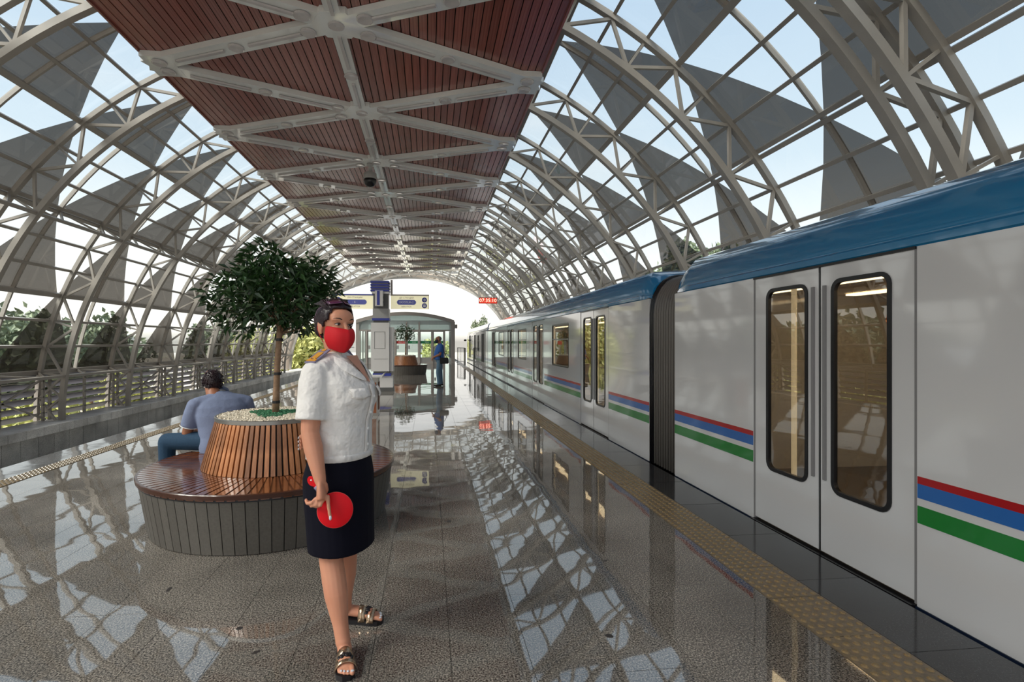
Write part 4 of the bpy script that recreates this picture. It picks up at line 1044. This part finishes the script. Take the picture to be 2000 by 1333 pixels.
def hair_cap(parent, F, m, k=1.0, r=(.0835, .101, .092), c=(0, -.014, .036), front=.052, low=-.045, lift=.0, name='hair', seed=1, fr_z=.07):
    """shell over the skull, open at the face"""
    rnd = random.Random(seed); b = MB(); n, mm_ = 48, 30; V = {}; vs = []; fs = []
    for i in range(mm_+1):
        t = PI*(.002+.80*i/mm_)
        for j in range(n):
            a = 2*PI*j/n; d = Vector((math.sin(t)*math.cos(a), math.sin(t)*math.sin(a), math.cos(t)))
            w = 1+.006*math.sin(j*2.7+3*t)+.005*math.sin(j*5.1)*math.sin(t*6)+rnd.uniform(-.005, .005)
            up = lift*max(0, d.z)**2*max(0, .5+d.y)
            p = Vector((c[0]+d.x*r[0]*w, c[1]+d.y*r[1]*w, c[2]+d.z*r[2]*w+up)); V[i, j] = len(vs); vs.append(p)
    def face(p):
        if p.y > front and p.z < fr_z: return True
        if p.y > .022 and p.z < .012+(p.y-.022)*.9: return True
        if p.y > -.022 and p.z < -.002: return True
        return p.z < low
    for i in range(mm_):
        for j in range(n):
            q = [V[i, j], V[i+1, j], V[i+1, (j+1) % n], V[i, (j+1) % n]]; cc = sum((vs[x] for x in q), Vector())/4
            if not face(cc): fs.append(tuple(q))
    b.add([F.P(p.x*k, p.y*k, p.z*k) for p in vs], fs); me = b.mesh(name, m, True); o = link(name, me, parent)
    s = o.modifiers.new('t', 'SOLIDIFY'); s.thickness = .009*k; s.offset = -1
    return o
def finger(mb, pts, r0, r1): cap(mb, pts, [r0+(r1-r0)*i/(len(pts)-1) for i in range(len(pts))], 8)
def sandal(parent, F):
    s = empty('sandal', (0, 0, 0)); s.parent = parent
    b = MB(); pr = [(.030, -.10), (.036, -.04), (.036, .02), (.046, .08), (.042, .12), (.018, .142)]
    ring = [F.P(x, y, 0) for x, y in pr]+[F.P(-x*.9, y, 0) for x, y in reversed(pr)]
    top = [p+Vector((0, 0, .024)) for p in ring]; b.loft([ring, top]); b.build('sole', M['sole'], s)
    for y, w, h in ((.035, .041, .062), (.082, .047, .046)):
        b = MB(); b.loft([[F.P(w*math.cos(t), y+dy, .018+h*math.sin(t)*q) for t in [PI*i/10 for i in range(11)]] for dy, q in ((-.016, 1.05), (-.016, 1.10), (.016, 1.0), (.016, .95))], cap=False, closed=False); o = b.build('strap', M['bronze'], s, True); sm = o.modifiers.new('t', 'SOLIDIFY'); sm.thickness = .003
    b = MB()
    for i in range(6):
        t = PI*(.25+.1*i); c = F.P(.036*math.cos(t), .058+.006*(i % 2), .02+.052*math.sin(t)+.004); b.sph(c, (.011, .015, .007), 8, 6, F.R)
    b.build('bow', M['sole'], s, True)
def foot_geo(mb, F, toes=True):
    b = mb; b.tube([F.P(0, -.075, .052), F.P(0, -.03, .058), F.P(0, .03, .052), F.P(.002, .08, .042)], [.028, .034, .034, .036], 12, squash=.8)
    b.sph(F.P(0, -.075, .052), (.029, .032, .030), 12, 8, F.R); b.sph(F.P(0, .075, .040), (.040, .032, .018), 12, 8, F.R)
    if toes:
        for i, (x, L, r) in enumerate(((-.026, .052, .0125), (-.007, .050, .009), (.008, .045, .0085), (.021, .038, .008), (.032, .028, .0075))): finger(b, [F.P(x*s_side, .085, .036), F.P(x*s_side, .085+L*.6, .036), F.P(x*s_side, .085+L, .031)], r, r*.9)

# ---- woman in white shirt
wm = empty('person', (-.45, 2.66, 0), 0, 'person in white uniform shirt, navy skirt and red face mask, standing by the planter', 'person')
wm_inv = Matrix.Translation((-.45, 2.66, 0)).inverted()
def W2L(parent_loc, objs): pass
class Off(Frame):
    pass
O = Vector((-.45, 2.66, 0))
BF = Frame(Vector((-.45, 2.66, 0))-O, az(-22))
HF = Frame(Vector((-.472, 2.655, 1.573))-O, az(-50), tilt=1, roll=-3)
k = 1.05
body = MB(); head_geo(body, HF, k)
def wl(x, y, z): return Vector((x, y, z))-O
body.tube([HF.P(0, -.018, -.06), wl(-.472, 2.675, 1.44), wl(-.462, 2.675, 1.36)], [.050, .052, .060], 16)
body.sph(wl(-.455, 2.67, 1.36), (.16, .075, .06), 18, 12, BF.R)
# torso under clothing
body.loft([ering(BF.P(0, f, z), BF.R, a, b) for z, a, b, f in ((.50, .13, .11, 0), (.80, .155, .125, 0), (1.0, .125, .10, 0), (1.2, .14, .115, 0), (1.34, .14, .09, -.01))])
sh_r, el_r, wr_r = wl(-.545, 2.53, 1.345), wl(-.557, 2.475, 1.075), wl(-.497, 2.415, .862)
cap(body, [sh_r, (sh_r+el_r)/2, el_r], [.056, .051, .042], 14); cap(body, [el_r, el_r.lerp(wr_r, .35), wr_r], [.042, .044, .027], 14)
sh_l, el_l, wr_l = wl(-.40, 2.815, 1.345), wl(-.565, 2.86, 1.09), wl(-.600, 2.66, 1.035)
cap(body, [sh_l, (sh_l+el_l)/2, el_l], [.052, .048, .040], 12); cap(body, [el_l, el_l.lerp(wr_l, .35), wr_l], [.040, .040, .026], 12)
# right hand: palm towards the paddle handle, three fingers closed, index pointing down, thumb behind the handle
kn = wl(-.487, 2.395, .782)
HD = (kn-wr_r).normalized(); side = Vector((1, .1, 0)); side = (side-HD*side.dot(HD)).normalized(); nrm = HD.cross(side).normalized()
if nrm.y > 0: nrm = -nrm
def HP(a, b_, c): return wr_r+HD*a+side*b_+nrm*c      # along hand, across (+ index side), towards the viewer
body.tube([HP(-.005, 0, 0), HP(.03, 0, 0), HP(.06, 0, 0), HP(.085, .0, .0)], [.026, .033, .038, .037], 14, squash=.55)
finger(body, [HP(.075, .028, .0), HP(.115, .028, .004), HP(.148, .030, .001), HP(.172, .032, -.004)], .0098, .0078)
for i, (b_, L) in enumerate(((.009, 1.0), (-.010, .95), (-.027, .82))):
    finger(body, [HP(.078, b_, .0), HP(.106*L+.004, b_-.016, .006), HP(.112*L, b_-.038, -.008), HP(.092*L, b_-.044, -.024)], .0095, .0078)
finger(body, [HP(.02, .020, -.006), HP(.045, .022, -.026), HP(.070, .008, -.036), HP(.085, -.012, -.036)], .012, .0088)
# left hand fingers gripping behind the right elbow
body.tube([wr_l, wl(-.597, 2.60, 1.03), wl(-.598, 2.565, 1.025)], [.025, .033, .032], 12, squash=.6)
for i, z in enumerate((1.052, 1.034, 1.016, .999)): finger(body, [wl(-.600, 2.57, z), wl(-.612, 2.53, z-.004), wl(-.605, 2.498, z-.006)], .0092, .0075)
# legs
hip_r, kn_r, an_r = wl(-.478, 2.60, .80), wl(-.478, 2.575, .43), wl(-.405, 2.475, .085)
body.tube([hip_r, hip_r.lerp(kn_r, .6), kn_r, kn_r.lerp(an_r, .25), kn_r.lerp(an_r, .45), kn_r.lerp(an_r, .8), an_r], [.085, .072, .058, .058, .056, .037, .034], 16)
hip_l, kn_l, an_l = wl(-.43, 2.72, .80), wl(-.430, 2.74, .43), wl(-.445, 2.795, .085)
body.tube([hip_l, hip_l.lerp(kn_l, .6), kn_l, kn_l.lerp(an_l, .25), kn_l.lerp(an_l, .45), kn_l.lerp(an_l, .8), an_l], [.085, .070, .056, .056, .053, .035, .033], 16)
FR = Frame(wl(-.392, 2.445, .0), az(-78)); FL = Frame(wl(-.385, 2.80, 0), az(-10))
s_side = 1; foot_geo(body, FR); body.sph(an_r, .036); s_side = -1; foot_geo(body, FL); body.sph(an_l, .035)
body.tube([an_r, FR.P(0, -.05, .06)], [.034, .032], 12); body.tube([an_l, FL.P(0, -.05, .06)], [.033, .032], 12)
wbody = remesh(body, .0048, M['skin'], 'body', wm, smooth_it=3)
face_parts(wm, HF, k); mk = mask(wm, HF, M['redmask'], k)
b = MB(); b.box(HF.P(-.040*k, .098*k, -.092*k), (.016, .003, .005), HF.R); b.build('white_logo', M['sign_txt'], mk)
hair_cap(wm, HF, M['hair'], k, r=(.087, .107, .101), c=(0, -.016, .034), front=.050, lift=.012, fr_z=.088)
b = MB(); rnd = random.Random(4)
for i in range(60):
    t = rnd.uniform(-1, 1); a = t*1.2; p0 = HF.P(.072*math.sin(a)*k, (.055*math.cos(a)+.012)*k, (.098-.02*abs(t))*k); p1 = HF.P(.085*math.sin(a*1.1)*k, (.02*math.cos(a)-.02)*k, (.136-.03*t*t+rnd.uniform(-.005, .006))*k); p2 = HF.P(.08*math.sin(a)*k, -.08*k, .11*k)
    b.tube([p0, p1, p2], [.003, .005, .003], 5)
b.build('hair_strands', M['hair'], wm, True, kind='stuff')
b = MB(); b.sph(HF.P(0, -.105*k, -.01*k), (.05*k, .04*k, .045*k), 14, 10, HF.R); b.build('hair_bun', M['hair'], wm, True)
sg = empty('sunglasses', (0, 0, 0)); sg.parent = wm
for s in (-1, 1):
    b = MB(); b.loft([[HF.P(s*(.008+.055*u_)*k, (.050-.03*u_*u_+y)*k, (.122+.012*h-.012*u_)*k) for u_ in [i/6 for i in range(7)]] for h, y in ((-.55, .018), (.0, .006), (.7, -.012))], cap=False, closed=False)
    o = b.build('lens', M['lens'], sg, True); m_ = o.modifiers.new('t', 'SOLIDIFY'); m_.thickness = .003
    b = MB(); b.tube([HF.P(s*.066*k, .02*k, .112*k), HF.P(s*.088*k, -.02*k, .075*k), HF.P(s*.090*k, -.045*k, .03*k)], .0022, 6); b.build('temple', M['lens'], sg, True)
for s in (1,): b = MB(); b.sph(HF.P(s*.079*k, .004*k, -.034*k), .0035, 8, 6); b.build('earring', M['gold'], wm, True)
# shirt
sh = MB()
sh.loft([ering(BF.P(0, f, z), BF.R, a, b, e=.92, fb=bb_) for z, a, b, bb_, f in ((.925, .165, .137, .140, .0), (.945, .172, .146, .146, .0), (.965, .176, .150, .150, .0), (1.02, .176, .150, .145, .0), (1.10, .172, .152, .138, .0), (1.18, .174, .168, .135, .0), (1.24, .178, .180, .132, .0), (1.29, .178, .166, .125, .0), (1.35, .170, .125, .115, -.005), (1.39, .135, .095, .10, -.01), (1.42, .075, .07, .075, -.01))])
for s, z in ((-1, 1.235), (1, 1.235)): sh.sph(BF.P(s*.066, .090, z-.005), (.078, .080, .085), 18, 12, BF.R)
for A, B_ in ((sh_r, el_r), (sh_l, el_l)):
    d = (B_-A); q = A+d*.80; up_ = A+Vector((0, 0, .012)); sh.tube([up_-d*.04, A+d*.15, A+d*.5, q], [.062, .074, .071, .073], 18); sh.sph(A+Vector((0, 0, .002)), .066, 16, 12)
sh.tube([BF.P(-.16, -.012, 1.365), BF.P(0, -.01, 1.415), BF.P(.16, -.012, 1.365)], [.045, .055, .045], 16)
shirt = remesh(sh, .006, M['shirt'], 'shirt', wm, smooth_it=4)
# V opening, collar, placket, pocket, epaulettes
vs = [BF.P(-.012+.0, .072, 1.425), BF.P(.045, .060, 1.425), BF.P(.008, .140, 1.318)]
b = MB(); b.loft([[BF.P(r*w_, f, z) for r in (-1, -.6, -.2, .2, .6, 1)] for w_, f, z in ((.055, .066, 1.432), (.042, .088, 1.405), (.026, .122, 1.365), (.012, .156, 1.318), (.001, .170, 1.295))], cap=False, closed=False); b.build('open_neckline', M['skin'], wm, True)
for s in (-1, 1):
    b = MB()
    outer = [BF.P(s*.070, -.055, 1.452), BF.P(s*.088, .0, 1.440), BF.P(s*.078, .055, 1.42), BF.P(s*.052, .108, 1.385), BF.P(s*.012, .165, 1.315)]
    fold = [BF.P(s*.090, -.065, 1.412), BF.P(s*.118, .0, 1.398), BF.P(s*.112, .07, 1.372), BF.P(s*.098, .130, 1.335), BF.P(s*.030, .170, 1.300)]
    b.loft([outer, fold], cap=False, closed=False); o = b.build('collar', M['shirt'], shirt, False); m_ = o.modifiers.new('t', 'SOLIDIFY'); m_.thickness = .007; m_.offset = 0; m2 = o.modifiers.new('b', 'SUBSURF'); m2.levels = 2; m2.render_levels = 2
b = MB(); b.tube([BF.P(-.070, -.055, 1.450), BF.P(0, -.085, 1.455), BF.P(.070, -.055, 1.450)], [.012, .014, .012], 8, squash=.5); b.build('collar_band', M['shirt'], shirt, True)
def front(r, z):   # surface distance forward of the shirt at height z
    prof_ = ((.925, .137), (.965, .150), (1.02, .150), (1.10, .152), (1.18, .176), (1.24, .187), (1.29, .172), (1.35, .125))
    for (z0, a0), (z1, a1) in zip(prof_, prof_[1:]):
        if z0 <= z <= z1: ff = a0+(a1-a0)*(z-z0)/(z1-z0); break
    return ff*math.sqrt(max(.05, 1-(r/.185)**2))
b = MB(); b.loft([ering(BF.P(0, 0, z), BF.R, a+(.0025 if 1 else 0), bb+.003, n=72, e=.92) for z, a, bb in ((.922, .168, .141), (.925, .175, .148), (.945, .177, .151), (.952, .177, .151), (.956, .170, .144))], cap=False)
b.v = [tuple(Vector(v)+(Vector(v)-Vector((0, 0, v[2]))).normalized()*.0022*math.sin(i*2.9)) for i, v in enumerate(b.v)]; b.build('waistband', M['shirt'], shirt, True)
b = MB(); zs = [.93+.045*i for i in range(9)]
b.loft([[BF.P(r, front(r, z)+.002, z) for r in (-.016, .016)]+[BF.P(r, front(r, z)+.006, z) for r in (.016, -.016)] for z in zs]); b.build('placket', M['shirt'], shirt, True)
for z in (.99, 1.07, 1.15, 1.23): b = MB(); b.sph(BF.P(0, front(0, z)+.008, z), (.0075, .004, .0075), 10, 6, BF.R); b.build('button', M['sign_txt'], shirt, True)
for s in (1, -1):
    b = MB(); b.loft([[BF.P(s*r, front(r, z)+.004+ad, z) for r in (.045, .075, .105, .130)] for z, ad in ((1.275, .002), (1.262, .010), (1.240, .012))]+[[BF.P(s*r, front(r, zz)+.013, zz) for r, zz in ((.045, 1.232), (.075, 1.222), (.105, 1.222), (.130, 1.232))]], cap=False, closed=False)
    o = b.build('pocket_flap', M['shirt'], shirt, True); m_ = o.modifiers.new('t', 'SOLIDIFY'); m_.thickness = .005
for A, s in ((sh_r, 1), (sh_l, -1)):
    i_, o_ = BF.P(s*.080, -.030, 1.456), BF.P(s*.190, -.045, 1.396); d = (o_-i_); n_ = d.normalized(); w_ = BF.f; upv = n_.cross(w_); upv = upv if upv.z > 0 else -upv
    R = Matrix((n_, w_, upv)).transposed(); c_ = (i_+o_)/2+upv*.006
    b = MB(); b.box(c_, (d.length, .056, .006), R); e = b.build('epaulette', M['ep'], shirt)
    b = MB(); b.box(c_+upv*.0045, (d.length*.45, .030, .003), R); b.box(c_+upv*.0045+n_*d.length*.36, (.014, .05, .003), R); b.box(c_+upv*.0045-n_*d.length*.40, (.018, .02, .003), R)
    for t in (-.012, .012): b.sph(c_+n_*d.length*.28+w_*t+upv*.006, .006, 8, 6)
    b.build('gold_emblem', M['gold'], shirt)
# skirt
sk = MB(); sk.loft([ering(BF.P(0, f, z), BF.R, a, b, e=.9) for z, a, b, f in ((.470, .183, .150, .012), (.50, .186, .150, .010), (.62, .190, .152, .004), (.74, .194, .158, -.002), (.83, .192, .160, -.004), (.90, .176, .146, 0), (.955, .160, .130, 0))])
remesh(sk, .007, M['skirt'], 'skirt', wm, smooth_it=3)
sandal(wm, FR); sandal(wm, FL)
for Fx, sd in ((FR, 1), (FL, -1)):
    for x, L, r in ((-.026, .052, .0085), (-.007, .050, .006), (.008, .045, .0055), (.021, .038, .005)):
        b = MB(); b.sph(Fx.P(x*sd, .085+L-.002, .0405), (r, .008, .003), 8, 6, Fx.R); b.build('toenail', M['nail'], wm, True)
b = MB(); b.sph(HP(.170, .032, .004), (.0065, .0045, .011), 10, 8); b.build('fingernail', M['nail'], wm, True)
for i, z in enumerate((1.052, 1.034, 1.016, .999)): b = MB(); b.sph(wl(-.613, 2.498, z-.006), (.004, .013, .0065), 8, 6); b.build('fingernail', M['nail'], wm, True)
for o in wm.children: pass
# paddle (held)
PD = Vector((-.432, 2.425, .722)); PH = Vector((-.540, 2.432, .860)); dv = (PH-PD); pn = Vector((.10, -1, .12)); dvn = dv.normalized(); pn = (pn-dvn*pn.dot(dvn)).normalized(); px_ = dvn.cross(pn)
RP = Matrix((px_, dvn, pn)).transposed()
pd = empty('signal_paddle', PD, 0, 'round red signal paddle held in the hand of the person in uniform', 'paddle'); pd.rotation_euler = RP.to_euler()
b = MB(); b.lathe([(.076, -.005), (.080, -.003), (.080, .003), (.076, .0055), (0, .0055)], n=48); auto_smooth(b.build('disc', M['redpad'], pd), 40)
b = MB(); b.lathe([(.0795, -.003), (.0812, -.0025), (.0812, .0025), (.0795, .003)], n=48); b.build('rim', M['redrim'], pd, True)
L = dv.length
b = MB(); b.tube([(0, .06, -.004), (0, .11, -.006), (0, L-.03, -.004)], [.011, .011, .012], 10); b.build('handle', M['redpad'], pd, True)
b = MB(); pts = [(.0165*math.cos(2*PI*i/20), L-.005+.026*math.sin(2*PI*i/20), 0) for i in range(20)]; b.loft([[(x*1.1, y, -.006) for x, y, z in pts], [(x*1.1, y, .006) for x, y, z in pts]]); b.build('grip_end', M['redpad'], pd)
b = MB(); b.sph((0, L+.002, .0065), (.004, .004, .001), 8, 6); b.build('hole', M['sign_txt'], pd)
b = MB(); b.tube([(0, L-.055, -.004), (0, L-.033, -.004)], .0145, 10); b.build('dark_grip', M['ep'], pd, True)

# ---- man seated on the bench, back to the viewer
mo = Vector((-1.99, 5.20, .45)); m1 = empty('person', mo, 0, 'person in blue-grey polo shirt and jeans hunched on the round bench, seen from behind', 'person')
B1 = Frame((0, 0, 0), az(122)); H1 = Frame((-.175, .17, .655), az(128), tilt=-42)
body = MB(); head_geo(body, H1, 1.03)
body.tube([H1.P(0, -.03, -.05), Vector((-.135, .10, .55)), Vector((-.10, .06, .47))], [.060, .064, .075], 16)
def T(r, f, u): return B1.P(r, f, u)
body.loft([ering(T(0, f, z), B1.R, a, b) for z, a, b, f in ((.0, .16, .11, 0), (.2, .15, .12, .03), (.4, .17, .12, .08), (.5, .13, .10, .11))])
for s in (-1, 1):
    A, E_, Wr = T(s*.235, .09, .44), T(s*.285, .17, .155), T(s*.10, .40, .14)
    cap(body, [A, (A+E_)/2, E_], [.062, .054, .046], 14); cap(body, [E_, E_.lerp(Wr, .35), Wr], [.046, .045, .030], 12)
    body.tube([Wr, Wr+B1.f*.04, Wr+B1.f*.08], [.028, .036, .034], 12, squash=.6)
    for i in range(4): c0 = Wr+B1.f*.075+B1.r*(.012*i-.018)*s; finger(body, [c0, c0+B1.f*.035+Vector((0, 0, -.01)), c0+B1.f*.045+Vector((0, 0, -.035)), c0+B1.f*.025+Vector((0, 0, -.05))], .010, .008)
    finger(body, [Wr+B1.f*.03-B1.r*s*.02, Wr+B1.f*.06-B1.r*s*.04, Wr+B1.f*.09-B1.r*s*.035], .012, .009)
for s, dz in ((-1, 48), (1, -18)):
    d = (Matrix.Rotation(math.radians(dz), 3, 'Z') @ B1.f); K = T(s*.10, 0, .085)+d*.45; An = Vector((K.x, K.y, -.36))+d*(-.02)
    body.tube([K+Vector((0, 0, -.05)), Vector((K.x, K.y, -.2)), An], [.06, .055, .038], 12); body.sph(An, .04)
remesh(body, .008, M['skin2'], 'body', m1, smooth_it=3)
sh = MB()
sh.loft([ering(T(0, f, z), B1.R, a, b, e=.9, fb=fb) for z, a, b, fb, f in ((-.005, .205, .16, .150, -.01), (.05, .212, .17, .160, .0), (.14, .205, .17, .150, .02), (.24, .215, .165, .150, .04), (.34, .235, .155, .150, .06), (.42, .240, .14, .140, .085), (.49, .200, .12, .115, .11), (.54, .115, .09, .08, .135), (.56, .078, .075, .07, .145))])
for s in (-1, 1):
    A, E_ = T(s*.232, .09, .44), T(s*.285, .17, .155); d = E_-A; sh.tube([A-d*.05, A+d*.25, A+d*.70], [.066, .076, .078], 18); sh.sph(A, .068, 16, 12)
sh.tube([T(-.22, .09, .455), T(0, .11, .50), T(.22, .09, .455)], [.06, .07, .06], 16)
p1 = remesh(sh, .009, M['polo'], 'polo_shirt', m1, smooth_it=4)
b = MB(); Rn = Frame(T(0, .135, .555), B1.f, tilt=-28); b.loft([ering(Rn.P(0, 0, z), Rn.R, a, a*.95, n=32) for z, a in ((-.025, .092), (.0, .084), (.022, .076), (.022, .071), (-.02, .080))], cap=False); b.build('collar', M['polo'], p1, True)
b = MB(); b.loft([ering(Rn.P(0, 0, z), Rn.R, a, a*.95, n=32) for z, a in ((-.029, .0935), (-.023, .0935))], cap=False); b.build('collar_piping', M['sign_txt'], p1, True)
for s in (-1,):
    A, E_ = T(s*.232, .09, .44), T(s*.285, .17, .155); d = E_-A; b = MB(); b.tube([A+d*.675, A+d*.70], .0825, 24, cap=False); b.build('sleeve_band', M['sign_txt'], p1, True)
js = MB(); js.sph(T(0, .02, .075), (.19, .17, .078), 20, 12, B1.R)
for s, dz in ((-1, 48), (1, -18)):
    d = (Matrix.Rotation(math.radians(dz), 3, 'Z') @ B1.f); K = T(s*.10, 0, .085)+d*.45; An = Vector((K.x, K.y, -.36))
    cap(js, [T(s*.09, .0, .098), K+Vector((0, 0, .005))], [.098, .078], 16); js.tube([K, Vector((K.x, K.y, -.2)), Vector((K.x, K.y, -.38))], [.078, .07, .062], 14)
remesh(js, .010, M['jeans'], 'jeans', m1, smooth_it=3)
for s, dz in ((-1, 48), (1, -18)):
    d = (Matrix.Rotation(math.radians(dz), 3, 'Z') @ B1.f); K = T(s*.10, 0, .085)+d*.45; q = Frame((K.x, K.y, -.45), d); b = MB(); b.tube([q.P(0, -.08, .045), q.P(0, 0, .05), q.P(0, .1, .04), q.P(0, .16, .03)], [.038, .042, .042, .028], 12, squash=.9); b.build('shoe', M['shoe'], m1, True)
hair_cap(m1, H1, M['hair'], 1.05, r=(.084, .102, .094), c=(0, -.016, .030), low=-.055, lift=.01, seed=5)
b = MB(); rnd = random.Random(8)
for i in range(420):
    t = rnd.uniform(.05, 1.9); a = rnd.uniform(0, 2*PI); d = Vector((math.sin(t)*math.cos(a), math.sin(t)*math.sin(a), math.cos(t)))
    if d.y > .35 and d.z < .5 or d.z < -.45: continue
    p = Vector((d.x*.084, -.016+d.y*.102, .030+d.z*.094)); q = p+d*.012+Vector((rnd.uniform(-.012, .012), rnd.uniform(-.012, .012), rnd.uniform(-.018, .004)))
    b.tube([H1.P(*(p*1.05)), H1.P(*((p+q)/2*1.06)), H1.P(*(q*1.05))], [.0045, .0035, .001], 4)
b.build('hair_tufts', M['hair'], m1, True, kind='stuff')
mask(m1, H1, M['darkmask'], 1.03)

# ---- man standing by the train, side on
m2 = empty('person', (.36, 17.35, 0), 0, 'person in blue T-shirt and jeans with dark mask standing side-on down the platform', 'person')
B2 = Frame((0, 0, 0), az(186)); H2 = Frame((-.045, 0, 1.575), az(190))
body = MB(); head_geo(body, H2, 1.02)
body.tube([H2.P(0, -.02, -.06), Vector((0, 0, 1.44)), Vector((.01, 0, 1.38))], [.056, .058, .07], 14)
def T2(r, f, u): return B2.P(r, f, u)
body.loft([ering(T2(0, f, z), B2.R, a, b) for z, a, b, f in ((.85, .14, .12, 0), (1.1, .14, .13, .02), (1.35, .15, .10, 0))])
for s in (-1, 1):
    A, E_, Wr = T2(s*.19, -.01, 1.37), T2(s*.235, .02, 1.08), T2(s*.04, .225, .98)
    cap(body, [A, (A+E_)/2, E_], [.055, .048, .042], 12); cap(body, [E_, E_.lerp(Wr, .35), Wr], [.042, .042, .028], 12)
    body.tube([Wr, Wr+Vector((-.02, 0, -.04)), Wr+Vector((-.03, 0, -.075))], [.028, .036, .032], 10, squash=.6)
    for i in range(4): c0 = Wr+Vector((-.035, (.011*i-.016), -.07)); finger(body, [c0, c0+Vector((-.008, 0, -.03)), c0+Vector((.008, 0, -.05))], .010, .008)
    finger(body, [Wr+Vector((-.02, 0, -.02)), Wr+Vector((-.05, -.01*s, -.045)), Wr+Vector((-.045, -.015*s, -.07))], .011, .009)
remesh(body, .011, M['skin2'], 'body', m2, smooth_it=2)
sh = MB(); sh.loft([ering(T2(0, f, z), B2.R, a, b, fb=fb) for z, a, b, fb, f in ((.90, .19, .175, .145, .0), (1.0, .195, .19, .15, .01), (1.12, .195, .185, .15, .01), (1.26, .20, .15, .145, .0), (1.36, .19, .12, .13, -.01), (1.42, .12, .08, .09, -.01), (1.45, .065, .06, .065, 0))])
for s in (-1, 1):
    A, E_ = T2(s*.19, -.01, 1.37), T2(s*.235, .02, 1.08); d = E_-A; sh.tube([A-d*.04, A+d*.4, A+d*.75], [.066, .072, .07], 14); sh.sph(A, .07, 12, 10)
remesh(sh, .012, M['tee'], 'tshirt', m2, smooth_it=3)
js = MB(); js.sph(T2(0, 0, .88), (.165, .145, .11), 16, 10, B2.R)
for s, fx in ((-1, .05), (1, -.04)):
    js.tube([T2(s*.085, 0, .88), T2(s*.09, fx+.01, .48), T2(s*.095, fx-.02, .07)], [.105, .078, .066], 14)
remesh(js, .012, M['jeans2'], 'jeans', m2, smooth_it=2)
for s, fx in ((-1, .05), (1, -.04)):
    q = Frame(T2(s*.095, fx, 0), B2.f); b = MB(); b.tube([q.P(0, -.09, .042), q.P(0, 0, .05), q.P(0, .1, .036), q.P(0, .17, .03)], [.036, .042, .036, .026], 12, squash=.9); b.build('shoe', M['shoe'], m2, True)
hair_cap(m2, H2, M['hair_g'], 1.02, r=(.077, .096, .086), c=(0, -.014, .032), low=-.05, front=-.02, fr_z=.2)
mask(m2, H2, M['darkmask'], 1.02); face_parts(m2, H2, 1.02, False)
bg_ = empty('shoulder_bag', (.36, 17.12, .9), 0, 'black shoulder bag hanging at the hip of the person in the blue T-shirt', 'bag')
b = MB(); b.loft([[Vector((x, y, z)) for x, y in ((-.0, -.05), (w_, -.05), (w_, .05), (.0, .05))] for z, w_ in ((-.13, .27), (-.10, .30), (.04, .29), (.08, .25))]); o = b.build('pouch', M['bagm'], bg_); bv = o.modifiers.new('b', 'BEVEL'); bv.width = .025; bv.segments = 3
b = MB(); b.bb(.01, .28, -.062, -.05, -.02, .07); b.build('flap', M['bagm'], bg_)
b = MB(); b.tube([(.02, 0, .07), (-.03, -.02, .25), (-.03, .06, .50), (-.01, .20, .545)], .012, 6); b.tube([(.24, 0, .07), (.14, -.0, .25), (.10, .10, .47), (.02, .20, .545)], .012, 6); b.build('strap', M['bagm'], bg_, True)
